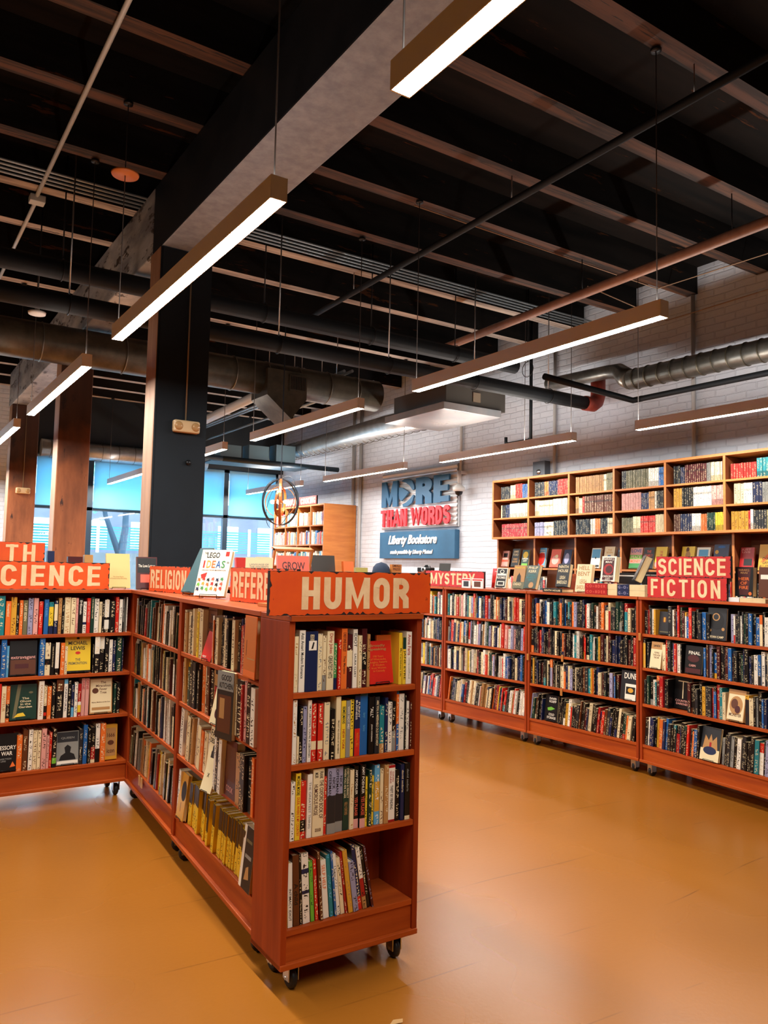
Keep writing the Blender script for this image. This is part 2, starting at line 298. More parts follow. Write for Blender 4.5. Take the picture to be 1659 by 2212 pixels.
def brick_mat(name, axis):
    m = bpy.data.materials.new(name); N, L, b = nt(m)
    tc = N.new('ShaderNodeTexCoord'); s = N.new('ShaderNodeSeparateXYZ'); c = N.new('ShaderNodeCombineXYZ'); L.new(tc.outputs['Object'], s.inputs[0])
    L.new(s.outputs[axis], c.inputs[0]); L.new(s.outputs[2], c.inputs[1])
    wn = N.new('ShaderNodeTexNoise'); wn.inputs['Scale'].default_value = 2.5; wn.inputs['Detail'].default_value = 3; L.new(tc.outputs['Object'], wn.inputs['Vector'])
    ad = N.new('ShaderNodeMixRGB'); ad.blend_type = 'ADD'; ad.inputs[0].default_value = .045; L.new(c.outputs[0], ad.inputs[1]); L.new(wn.outputs[1], ad.inputs[2])
    br = N.new('ShaderNodeTexBrick'); L.new(ad.outputs[0], br.inputs['Vector']); br.inputs['Scale'].default_value = 1
    br.inputs['Brick Width'].default_value = .235; br.inputs['Row Height'].default_value = .078; br.inputs['Mortar Size'].default_value = .009; br.inputs['Mortar Smooth'].default_value = .35
    br.inputs['Color1'].default_value = (*hx('dfe7f2'), 1); br.inputs['Color2'].default_value = (*hx('d6dfeb'), 1); br.inputs['Mortar'].default_value = (*hx('d0d8e4'), 1)
    n = N.new('ShaderNodeTexNoise'); n.inputs['Scale'].default_value = 9; n.inputs['Detail'].default_value = 6; L.new(tc.outputs['Object'], n.inputs['Vector'])
    n2 = N.new('ShaderNodeTexNoise'); n2.inputs['Scale'].default_value = .8; n2.inputs['Detail'].default_value = 6; L.new(tc.outputs['Object'], n2.inputs['Vector'])
    r2 = N.new('ShaderNodeMapRange'); r2.inputs[1].default_value = .5; r2.inputs[2].default_value = .75; r2.inputs[3].default_value = 0; r2.inputs[4].default_value = .5; L.new(n2.outputs[0], r2.inputs[0])
    mx = N.new('ShaderNodeMix'); mx.data_type = 'RGBA'; L.new(br.outputs[0], mx.inputs[6]); mx.inputs[7].default_value = (*hx('9fa0a2'), 1); L.new(r2.outputs[0], mx.inputs[0])
    L.new(mx.outputs[2], b.inputs['Base Color']); b.inputs['Roughness'].default_value = .55
    mm = N.new('ShaderNodeMath'); mm.operation = 'MULTIPLY_ADD'; mm.inputs[1].default_value = -1.0; L.new(br.outputs['Fac'], mm.inputs[0]); L.new(n.outputs[0], mm.inputs[2])
    bp = N.new('ShaderNodeBump'); bp.inputs['Strength'].default_value = .6; bp.inputs['Distance'].default_value = .010; L.new(mm.outputs[0], bp.inputs['Height']); L.new(bp.outputs[0], b.inputs['Normal'])
    return m
BRICK_Y = brick_mat('white_painted_brick', 1); BRICK_X = brick_mat('white_painted_brick_end', 0)
struct(MB().box((-6.5, -4.5, -.1), (XW + .3, YW + .3, 0)).obj('floor', floor_mat()))
struct(MB().box((-6.5, -4.5, ZD), (XW + .3, YW + .3, ZD + .1)).obj('ceiling', DECK))
struct(MB().box((XW, -4.5, 0), (XW + .3, YW + .3, ZD)).obj('wall_right', BRICK_Y))
PLAIN = mat('plain_wall_paint', hx('4a423a'), .8)
struct(MB().box((-6.8, -4.5, 0), (-6.5, YW + .3, ZD)).obj('wall_left', PLAIN))
struct(MB().box((-6.8, -4.8, 0), (XW + .3, -4.5, ZD)).obj('wall_front', PLAIN))
# window wall: brick pier, sill wall, dark soffit band, end pier
wb = MB(); wb.box((.6, YW, 0), (2.42, YW + .3, ZD)); wb.box((-6.5, YW, 0), (-3.4, YW + .3, ZD)); wb.box((-3.4, YW, 0), (.6, YW + .3, .9)); wb.box((-3.4, YW, 3.56), (.6, YW + .3, ZD)); wb.box((2.42, YW, 0), (XW, YW + .3, .9)); wb.box((7.3, YW, .9), (XW, YW + .3, 3.56))
struct(wb.obj('wall_back', BRICK_X))
struct(MB().box((2.42, YW - .05, 3.565), (XW, YW + .3, ZD)).obj('trim_1', mat('dark_soffit', hx('141c22'), .6)))
GLASS = bpy.data.materials.new('window_glass'); N, L, b = nt(GLASS)
tr = N.new('ShaderNodeBsdfTransparent'); tr.inputs[0].default_value = (.93, .97, 1, 1); gl = N.new('ShaderNodeBsdfGlossy'); gl.inputs['Roughness'].default_value = .02
ms = N.new('ShaderNodeMixShader'); ms.inputs[0].default_value = .07; L.new(tr.outputs[0], ms.inputs[1]); L.new(gl.outputs[0], ms.inputs[2]); L.new(ms.outputs[0], N['Material Output'].inputs[0])
SHADE = bpy.data.materials.new('pale_blue_blind_fabric'); N, L, b = nt(SHADE)
b.inputs['Base Color'].default_value = (*hx('b4dcea'), 1); b.inputs['Roughness'].default_value = .8
tl = N.new('ShaderNodeBsdfTranslucent'); tl.inputs[0].default_value = (*hx('a4dcf0'), 1); ms = N.new('ShaderNodeMixShader'); ms.inputs[0].default_value = .62
L.new(b.outputs[0], ms.inputs[1]); L.new(tl.outputs[0], ms.inputs[2]); L.new(ms.outputs[0], N['Material Output'].inputs[0])
FRAME = mat('dark_blue_window_frame', hx('1c3a50'), .4)
WX = [2.42, 3.43, 4.8, 6.13, 7.3]
for i in range(6):
    a, b_ = (WX[i], WX[i + 1]) if i < 4 else [(-3.4, -1.4), (-1.4, .6)][i - 4]  # last two windows are unseen, added for cool fill daylight
    m = MB(); m.box((a, YW - .02, .9), (a + .05, YW + .08, 3.56)); m.box((b_ - .05, YW - .02, .9), (b_, YW + .08, 3.56)); m.box((a, YW - .02, .9), (b_, YW + .08, .97)); m.box((a, YW - .02, 2.56), (b_, YW + .08, 2.62)); m.box((a, YW - .02, 3.50), (b_, YW + .08, 3.56))
    w = struct(m.obj('window_%d' % (i + 1), FRAME))
    MB().box((a + .05, YW + .03, .97), (b_ - .05, YW + .038, 3.50)).obj('glass_pane', GLASS, w)
    if i > 3: continue
    bl = MB().box((a + .06, YW - .030, 2.60), (b_ - .06, YW - .028, 3.54)).obj('roller_blind', SHADE, w)
    MB().tube([(a + .06, YW - .03, 2.60), (b_ - .06, YW - .03, 2.60)], .012).obj('bottom_bar', CURT, bl)

# ------------------------------------------------------------------ ceiling timber
for k in range(-4, 16):
    y = 2.68 + .81 * k
    if y > YW - .3: continue
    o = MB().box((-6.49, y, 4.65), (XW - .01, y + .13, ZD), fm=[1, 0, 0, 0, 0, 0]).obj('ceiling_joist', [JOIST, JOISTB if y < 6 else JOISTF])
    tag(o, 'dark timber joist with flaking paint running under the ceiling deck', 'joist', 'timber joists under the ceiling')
# long girder in three lengths over the columns
def girder(y0, y1, ms, label):
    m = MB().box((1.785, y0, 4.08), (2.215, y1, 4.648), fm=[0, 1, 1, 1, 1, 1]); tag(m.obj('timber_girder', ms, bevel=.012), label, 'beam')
girder(-4.4, 6.20, [BEAMLIT, BEAMS], 'black girder with pale light coloured into its underside above the nearest long lamp')
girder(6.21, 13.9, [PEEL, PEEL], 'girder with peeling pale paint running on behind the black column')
def column(y, mf, ms, label, dep=.28, x0=1.785, x1=2.19, ztop=4.078):
    t = thing('timber_column', label, 'column', T(x0, y, 0))
    MB().box((0, 0, 0), (x1 - x0, dep, ztop), fm=[0, 0, 0, 1, 0, 1]).obj('shaft', [mf, ms], t, bevel=.012)
    return t
c1 = column(5.945, BLKCOL, OLDWOODL, 'wide column with black painted front behind the RELIGION sign', dep=.26, x0=1.775)
MB().box((.02, -.006, 0), (.42, 0, 4.07)).obj('black_facing', BLKCOL, c1)
MB().lathe([(0.0, -.02), (.02, -.02), (.02, 0)], M=Matrix.Translation((.28, -.006, 2.39)) @ RX(-pi / 2)).obj('bolt_head', BLACK, c1)
column(9.7, SCORCH, OLDWOODL, 'scorched brown timber column with black upper half, second from the camera', x1=2.15)
column(13.5, SCORCH, OLDWOODL, 'brown timber column nearest the windows with a conduit on it')
def emergency(x, y, z, label, cond, s=1.0):
    t = thing('emergency_light', label, 'emergency light', T(x, y, z))
    MB().box((-.105 * s, -.06, -.048), (.105 * s, -.001, .048)).obj('case', mat('ivory_plastic', hx('d8b98c'), .4), t, bevel=.015)
    for sx in (-1, 1):
        MB().lathe([(0, .012), (.02, .016), (.03, .008), (.034, 0)], M=Matrix.Translation((sx * .068, -.061, 0)) @ RX(pi / 2)).obj('lamp_head', mat('lamp_glass', hx('b89060'), .15), t)
    MB().tube([(0, -.012, .05), (0, -.012, cond)], .006).obj('conduit', mat('cream_conduit', hx('8c7a60'), .5), t)
emergency(2.02, 5.938, 2.665, 'ivory twin head emergency light high on the black column', 1.3)
emergency(2.0, 13.5, 2.70, 'small ivory emergency light on the far brown column', 1.2)

# ------------------------------------------------------------------ pendant lamps
def make_pendant(L_=2.4):
    t = thing('pendant_light', 'x', 'ceiling light', T(0, 0, 3.04))
    m = MB(); m.box((-.036, 0, 0), (.036, .006, .095)); m.box((-.036, L_ - .006, 0), (.036, L_, .095)); m.box((-.036, 0, 0), (-.033, L_, .095)); m.box((.033, 0, 0), (.036, L_, .095)); m.box((-.033, .006, .083), (.033, L_ - .006, .086))
    m.obj('housing', HOUSING, t)
    MB().box((-.033, .006, .001), (.033, L_ - .006, .006), fm=[0, 1, 1, 1, 1, 1]).obj('diffuser', [DIFF, HOUSING], t)
    MB().box((-.025, .02, .088), (.025, L_ - .02, .091), fm=[1, 0, 1, 1, 1, 1]).obj('uplight_lens', [UPL, HOUSING], t)
    for y in (.05, L_ - .015):
        c = MB().tube([(0, y, .09), (0, y, 1.59)], .0035, 6).obj('hanging_cable', mat('grey_cable', (.07, .06, .055), .5), t)
        MB().lathe([(0, 1.585), (.03, 1.585), (.032, 1.6), (0, 1.6)], (0, y, 0), 16).obj('ceiling_canopy', BLACK, c)
    return t
lamp0 = make_pendant(); first = True
ROWS = [(1.275, 'left row'), (3.66, 'middle row'), (6.42, 'brick wall row')]
POS = [(-.50, 'overhead nearest the camera'), (2.74, 'first beyond the camera'), (5.98, 'second length along'), (9.22, 'third length along'), (12.46, 'by the windows')]
for ri, (x, rn) in enumerate(ROWS):
    for pi_, (y, pn) in enumerate(POS):
        if ri and pi_ == 0: continue
        M = T(x, y, 3.04); o = lamp0 if first else copy_tree(lamp0); first = False
        o.matrix_world = M; o['label'] = 'white linear pendant lamp in the %s, %s' % (rn, pn); o['group'] = 'linear pendant lamps'
        if ri == 2:
            uu = [c for c in o.children if c.name.startswith('uplight_lens')][0]; uu.data = uu.data.copy(); uu.data.materials[0] = UPW
        if pi_ == 0:
            dd = [c for c in o.children if c.name.startswith('diffuser')][0]; dd.data = dd.data.copy(); dd.data.materials[0] = DIMD
for o in bpy.data.objects:
    if o.get('label', '') == 'white linear pendant lamp in the brick wall row, second length along': [c for c in o.children if c.name.startswith('hanging_cable')][1].location.y = -1.6
for x in (-1.6,):  # unseen lamp row, added to light the left side and its books
    for y in (2.74, 5.98, 9.22):
        o = copy_tree(lamp0, M=T(x, y, 3.04)); o['label'] = 'white linear pendant lamp added outside the view to light the left of the shop'
        if y < 3: dd = [c for c in o.children if c.name.startswith('diffuser')][0]; dd.data = dd.data.copy(); dd.data.materials[0] = DIMD

# ------------------------------------------------------------------ rolling bookcases
SH = [.24, .56, .845, 1.115]; TOP = 1.41
def frame2(p0, p1):   # local x from p0 to p1, front faces local -y
    d = Vector((p1[0] - p0[0], p1[1] - p0[1])); return T(p0[0], p0[1], 0, math.atan2(d.y, d.x)), d.length
def rolling_case(p0, p1, depth, label, group=None, back=None):
    M, w = frame2(p0, p1); w -= .004
    t = thing('rolling_bookcase', label, 'bookcase', M, group)
    for x in (0, w - .024): MB().box((x, 0, .10), (x + .024, depth, 1.387)).obj('side_panel', CHERRY, t, bevel=.0015)
    MB().box((0, -.014, 1.388), (w, depth, TOP)).obj('top_board', CHERRYX, t, bevel=.002)
    bk = back or depth - .012
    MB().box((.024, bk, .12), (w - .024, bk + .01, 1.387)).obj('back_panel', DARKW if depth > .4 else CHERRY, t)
    for z in SH: MB().box((.0245, .004, z - .022), (w - .0245, bk, z)).obj('shelf_board', CHERRYX, t, bevel=.0015)
    MB().box((.0245, .012, .122), (w - .0245, .03, SH[0] - .0225)).obj('kick_board', CHERRYX, t)
    MB().box((0, -.006, .10), (w, depth, .1215)).obj('base_board', CHERRYX, t, bevel=.003)
    for x in (.075, w - .075):
        for y in (.06, depth - .06):
            c = thing('caster', '', '', None); del c['label'], c['category']; c.parent = t; c.matrix_local = T(x, y, 0)
            m = MB(); m.box((-.03, -.03, .094), (.03, .03, .0995)); m.box((-.022, -.028, .035), (-.018, .02, .094)); m.box((.018, -.028, .035), (.022, .02, .094)); m.tube([(-.024, 0, .04), (.024, 0, .04)], .007, 8)
            if p0[0] > 5: m.box((-.022, -.031, .028), (.022, -.0281, .094))
            m.obj('fork', CHROME, c)
            MB().lathe([(0, -.015), (.03, -.015), (.0395, -.009), (.0395, .009), (.03, .015), (0, .015)], n=20, M=Matrix.Translation((0, 0, .04)) @ RY(pi / 2)).obj('wheel', RUBBER, c)
    return t, M, w
G = 'rolling cherry bookcases'
humor = rolling_case((1.36, 2.705), (1.984, 2.70), .27, 'narrow end bookcase carrying the orange HUMOR sign', G)
side1 = rolling_case((1.476, 4.289), (1.390, 3.008), .50, 'bookcase running back behind the HUMOR end case, below the REFERENCE sign', G, .31)
side2 = rolling_case((1.566, 5.55), (1.479, 4.296), .50, 'bookcase in the corner below the RELIGION sign', G, .31)
sci = rolling_case((.295, 5.562), (1.600, 5.562), .34, 'bookcase at the left edge carrying the orange SCIENCE sign', G)
rc0 = rolling_case((5.12, 7.83), (5.149, 6.632), .52, 'bookcase half hidden beside the HUMOR case, left of the MYSTERY case', G, .32)
rc1 = rolling_case((5.151, 6.625), (5.203, 5.426), .52, 'bookcase carrying the red MYSTERY sign', G, .32)
rc2 = rolling_case((5.205, 5.420), (5.243, 4.184), .52, 'bookcase between the MYSTERY and the SCIENCE FICTION cases', G, .32)
rc3 = rolling_case((5.243, 4.178), (5.145, 2.950), .52, 'bookcase carrying the red SCIENCE FICTION signs', G, .32)
back = rolling_case((2.45, 6.28), (3.50, 6.28), .36, 'bookcase with the GROW book on top, behind the column', G)
back2 = rolling_case((3.504, 6.28), (4.42, 6.28), .36, 'bookcase behind the HUMOR sign with a cap on top', G)
for i, (M_, x) in enumerate([(rc2[1], .0), (rc3[1], .0), (rc2[1], .415), (rc2[1], .405)]):
    z = (.80, 1.09, .83, .53)[i]
    tag(MB().box((-.012, -.008, -.03), (.012, -.0035, .03)).box((-.006, -.0095, -.01), (.006, -.0081, .012)).obj('shelf_tag', mat('bare_wood_tag', hx('b87838'), .5), M=M_ @ T(x + .012, -.004 if x == 0 else .004, z)), 'small wooden tag clipped to a shelf edge of the right-hand bookcases', 'tag', 'wooden shelf tags')
tags = [((.33, SH[0]), 'left'), ((.26, SH[0]), 'right')]
for (x, z), w_ in tags:
    tag(MB().box((-.018, -.004, -.05), (.018, 0, .012)).obj('price_tag', mat('pale_wood_tag', hx('dcae6c'), .5), M=side2[1] @ T(side2[2] - .52 - x * .9, -.001, z - .01)), 'pale wooden tag hanging off the bottom shelf below the RELIGION sign, %s of two' % w_, 'tag', 'tags on the corner case')

# ------------------------------------------------------------------ books
INKS = {'white': 'black', 'cream': 'brown', 'yellow': 'black', 'gold': 'maroon', 'orange': 'cream', 'red': 'cream', 'pink': 'black', 'tan': 'black', 'lime': 'black', 'sky blue': 'white', 'grey': 'black', 'lilac': 'black'}
def ink_of(c): return INKS.get(c, 'cream')
def book_faces(m, w, h, d, col, ink, segs=None, M=None, plain=False):
    """front-and-back cover boards with spine; spine faces -y. segs: [(fraction from the top, colour)]"""
    t = .0022; I = M or Matrix.Identity(4); q = random.random() * 9
    def b(a, c, cc): m.box(a, c, I, col=cc)
    b((0, .0015, 0), (t, d, h), col); b((w - t, .0015, 0), (w, d, h), col); b((t, .0015, 0), (w - t, .0015 + t, h), col)
    z = h
    for fr, cc in (segs or [(1, col)]):
        z1 = z - fr * h; P = [I @ Vector(p) for p in ((0, .0015, z1), (w * .12, 0, z1), (w * .88, 0, z1), (w, .0015, z1), (w, .0015, z), (w * .88, 0, z), (w * .12, 0, z), (0, .0015, z))]
        ok = not plain
        for ids, us in (((0, 1, 6, 7), (-.5, -.38, -.38, -.5)), ((1, 2, 5, 6), (-.38, .38, .38, -.38)), ((2, 3, 4, 5), (.38, .5, .5, .38))):
            vs = (z1, z1, z, z); m.quad([P[i] for i in ids], col=cc, ink=ink, uv=[((u, q + v) if ok else (9, 9)) for u, v in zip(us, vs)])
        z = z1
ORD = ['first', 'second', 'third', 'fourth', 'fifth', 'sixth', 'seventh', 'eighth', 'ninth', 'tenth'] + ['%dth' % i for i in range(11, 60)]
ORD[20:23] = ['21st', '22nd', '23rd']; ORD[30:33] = ['31st', '32nd', '33rd']
NBOOK = 0
def shelf_book(Mc, x, z, w, h, c, ttl=None, segs=None, lean=0, inset=.0, d=.15, ttlc=None, group=None, tb=.04, th=.62, tl=.8, off=0):
    global NBOOK; NBOOK += 1
    m = MB(); ss = [(f, PAL[k]) for f, k in segs] if segs else None
    book_faces(m, w, h, d, PAL[c], PAL[ttlc or ink_of(c)], ss, plain=bool(ttl))
    if lean <= 0: M = Mc @ Matrix.Translation((x, inset, z + .001)) @ RY(lean)
    else: M = Mc @ Matrix.Translation((x + w, inset, z + .001)) @ RY(lean) @ Matrix.Translation((-w, 0, 0))
    o = m.obj('book', BOOK, M=M)
    MB().box((.0026, .004, .003), (w - .0026, d - .004, h - .004)).obj('pages', PAPER, o)
    if ttl:
        for (s, cc, z0, z1, wf) in (ttl if isinstance(ttl, list) else [(ttl, ttlc or ink_of(c), .5 - tl / 2, .5 + tl / 2, th)]):
            v, f = fit_text(s, (z1 - z0) * h, w * wf, bold=.012)
            MB().add((v, f), Matrix.Translation((w / 2, -.0004, h - (z0 + z1) / 2 * h)) @ SPINE).obj('spine_title', INKM(cc), o)
    return o
def INKM(c): return mat('printing_ink_' + c.replace(' ', '_'), PAL[c], .5)
def label_row(objs, cols, shelf, case):
    n = len(objs)
    for i, (o, c) in enumerate(zip(objs, cols)):
        L_ = cols[i - 1] if i else None; R_ = cols[i + 1] if i < n - 1 else None
        same = sum(1 for j in range(n) if cols[j] == c)
        tri = sum(1 for j in range(n) if cols[j] == c and (cols[j - 1] if j else None) == L_ and (cols[j + 1] if j < n - 1 else None) == R_)
        if o.get('hint'): s = '%s on the %s shelf %s' % (o['hint'], shelf, case); del o['hint']
        elif same == 1: s = 'only %s book standing on the %s shelf %s' % (c, shelf, case)
        elif tri == 1 and L_ and R_: s = '%s book between %s and %s ones on the %s shelf %s' % (c, L_, R_, shelf, case)
        else: s = '%s book, %s from the left on the %s shelf %s' % (c, ORD[i], shelf, case)
        ws = s.split()
        if len(ws) > 16: s = '%s book, %s from left, %s shelf %s' % (c, ORD[i], shelf, case)
        tag(o, s, 'book', 'books on the %s shelf %s' % (shelf, case))
def easel(M, w, t, tilt):
    m = MB(); r = .0018; a = w * .28; y1 = t * cos(tilt) + .007; q = math.tan(tilt); f = .012 + t * sin(tilt)
    for x in (-a, a): m.tube([(x, -.006, f), (x, -.006, .003), (x, y1, .003), (x, y1 + .12 * q, .12)], r, 6)
    m.tube([(-a, -.006, f), (a, -.006, f)], r, 6); m.tube([(-a, y1 + .12 * q, .12), (a, y1 + .12 * q, .12)], r, 6); m.tube([(0, y1 + .12 * q, .12), (0, y1 + .12 * q + .05, .003)], r, 6)
    return m.obj('book_easel', BLACK, M=M)
NE = 0
def display(M, w, h, t, c, art, label, tilt=.28, stand=True, roll=0, group=None, stlab=None, lift=.006):
    """face-out book: M at the middle of its foot, cover faces -y. art: ('r',x0,z0,x1,z1,col) ('t',text,cx,cz,w,h,col) ('o',cx,cz,rx,rz,col) in fractions"""
    global NE
    Mb = M @ Matrix.Translation((0, 0, lift + t * sin(tilt))) @ RX(-tilt) @ RY(roll) @ Matrix.Translation((-w / 2, 0, 0))
    m = MB(); C_ = PAL[c]; k = .0022
    m.box((0, 0, 0), (w, k, h), col=C_); m.box((0, t - k, 0), (w, t, h), col=C_); m.box((0, k, 0), (k, t - k, h), col=C_)
    o = m.obj('book', BOOK, M=Mb)
    MB().box((k + .0005, k + .0003, .003), (w - .004, t - k - .0003, h - .003)).obj('pages', PAPER, o)
    by = {}
    for a in art:
        cc = a[-1]; mm = by.setdefault((a[0] == 't', cc), MB()); y = -.0004 if a[0] != 't' else -.0009
        y -= .00008 * len([1 for z in art[:art.index(a)]])
        if a[0] == 'r': _, x0, z0, x1, z1, _ = a; mm.quad([(x0 * w, y, z0 * h), (x1 * w, y, z0 * h), (x1 * w, y, z1 * h), (x0 * w, y, z1 * h)])
        elif a[0] == 'o':
            _, cx, cz, rx, rz, _ = a; mm.quad([((cx + rx * cos(q * pi / 10)) * w, y, (cz * h + rz * h * sin(q * pi / 10))) for q in range(20)])
        elif a[0] == 'p': mm.quad([(px * w, y, pz * h) for px, pz in a[1]])
        else:
            _, s, cx, cz, tw, th, _ = a; mm.add(fit_text(s, tw * w, th * h, bold=.015), Matrix.Translation((cx * w, y, cz * h)) @ FRONT)
    for (istext, cc), mm in by.items(): mm.obj('cover_lettering' if istext else 'cover_artwork', INKM(cc), o)
    tag(o, label, 'book', group)
    if stand:
        NE += 1
        e = easel(M @ Matrix.Translation((0, 0, .001)), w, t, tilt); tag(e, stlab or ' '.join(('black wire easel under the ' + label.split(',')[0]).split()[:16]), 'book stand', 'black wire book easels')
    return o

# ---- humor end case, every spine from the photograph: (x0, x1, top y, colour, title, segments, title colour)
def hrow(z, px, rows, sc, base, shelf, x0=350, x1=1392, inner=(.030, .588), lean=None):
    objs, cols = [], []
    mp = lambda x: inner[0] + (x - x0) / (x1 - x0) * (inner[1] - inner[0])
    for i, r in enumerate(rows):
        a, b_, yt, c = r[:4]; f = (a - x0) / (x1 - x0)
        yb = base[0] + (base[1] - base[0]) * f; s = sc[0] + (sc[1] - sc[0]) * f
        h = min((yb - yt) / s, .262); X0, X1 = mp(a) + .0006, mp(b_) - .0006
        k = r[4] if len(r) > 4 else {}
        hint = k.pop('hint', None); ln = k.pop('lean', lean(i, len(rows)) if lean else 0)
        o = shelf_book(humor[1], X0, z, max(X1 - X0, .006), h, c, lean=ln, inset=.012 + random.random() * .012, d=k.pop('d', random.uniform(.13, .155)), **k)
        if hint: o['hint'] = hint
        objs.append(o); cols.append(c)
    label_row(objs, cols, shelf, 'of the humor bookcase')
def tt(*a): return list(a)
hrow(SH[3], 0, [
    (352, 386, 735, 'cream', dict(hint='thin pale book standing leftmost', ttlc='tan')),
    (388, 438, 680, 'white', dict(ttl=[('Aziz Ansari', 'black', .04, .33, .5), ('Modern Romance', 'charcoal', .36, .78, .5)], hint='white book with black title Modern Romance')),
    (440, 541, 690, 'navy', dict(ttl=[('AMERICAN HUMOR', 'cream', .05, .16, .35)], hint='wide navy book with a white square emblem')),
    (543, 584, 712, 'cream', dict(ttlc='grey', hint='tall cream book right of the wide navy one')),
    (585, 617, 730, 'cream', dict(segs=[(.72, 'cream'), (.28, 'grey')], hint='cream book with a grey foot')),
    (618, 678, 690, 'cream', dict(ttl=[('Dirty Jokes', 'crimson', .04, .38, .6), ('GREATEST HITS', 'black', .42, .80, .6)], hint='cream book lettered GREATEST HITS')),
    (680, 709, 800, 'green', dict(segs=[(.75, 'green'), (.25, 'navy')])),
    (711, 738, 765, 'red'), (740, 790, 668, 'orange', dict(ttl=[('CHRISTOPHER BUCKLEY', 'maroon', .06, .38, .55), ('They Martians', 'brown', .45, .75, .5)], hint='tall orange book with brown lettering')),
    (796, 845, 720, 'maroon', dict(segs=[(.3, 'maroon'), (.3, 'cream'), (.4, 'maroon')], hint='dark maroon book with a cream middle')),
    (846, 886, 675, 'white', dict(ttl=[('IDIOT', 'black', .07, .30, .7), ('LAURA CLERY', 'charcoal', .42, .82, .45)], hint='white book lettered IDIOT')),
    (888, 920, 730, 'cream', dict(ttlc='olive', hint='narrow cream book before two maroon spines')), (923, 970, 670, 'maroon', dict(segs=[(.4, 'maroon'), (.3, 'black'), (.3, 'maroon')], hint='tall maroon and black book')),
    (973, 999, 720, 'tan', dict(ttlc='maroon')), (1266, 1298, 710, 'yellow', dict(ttl=[('My Caribbean Life', 'black', .3, .85, .5)], hint='tall narrow yellow book')),
    (1300, 1332, 750, 'yellow', dict(ttl=[('JANE EYRE', 'black', .28, .9, .75)], segs=[(.25, 'dark green'), (.75, 'yellow')], hint='yellow book lettered JANE EYRE')),
    (1336, 1388, 700, 'white', dict(ttl=[('Anna Faris', 'crimson', .05, .45, .6), ('unqualified', 'grey', .5, .9, .35)], hint='white book with purple red lettering')),
], (2350, 2120), (1235, 1158), 'top')
E_ = MB(); E_.quad([(.012, -.0012, .158), (.046, -.0012, .158), (.046, -.0012, .195), (.012, -.0012, .195)])
hb = [o for o in bpy.data.objects if o.get('label', '').startswith('wide navy book')][0]; E_.obj('emblem', INKM('white'), hb)
MB().quad([(.022, -.0016, .164), (.03, -.0016, .164), (.036, -.0016, .188), (.03, -.0016, .19), (.026, -.0016, .176)]).obj('emblem_drawing', INKM('black'), hb)
Mh = humor[1]
display(Mh @ T(.447, .035, SH[3], .10), .125, .175, .012, 'red', [('t', 'Broadly\nSpeaking', .42, .84, .72, .16, 'tan'), ('t', '100 Years\nof Wisecracks,\nInsights, Retorts\n& Wisdom\nfrom Women\nin Comedy', .42, .46, .72, .4, 'orange')], 'red face-out book titled Broadly Speaking on the top humor shelf', .16)
display(Mh @ T(.493, .075, SH[3]), .09, .195, .012, 'orange', [('r', .1, .1, .9, .9, 'orange')], 'orange book leaning behind the red Broadly Speaking book', .06, False)
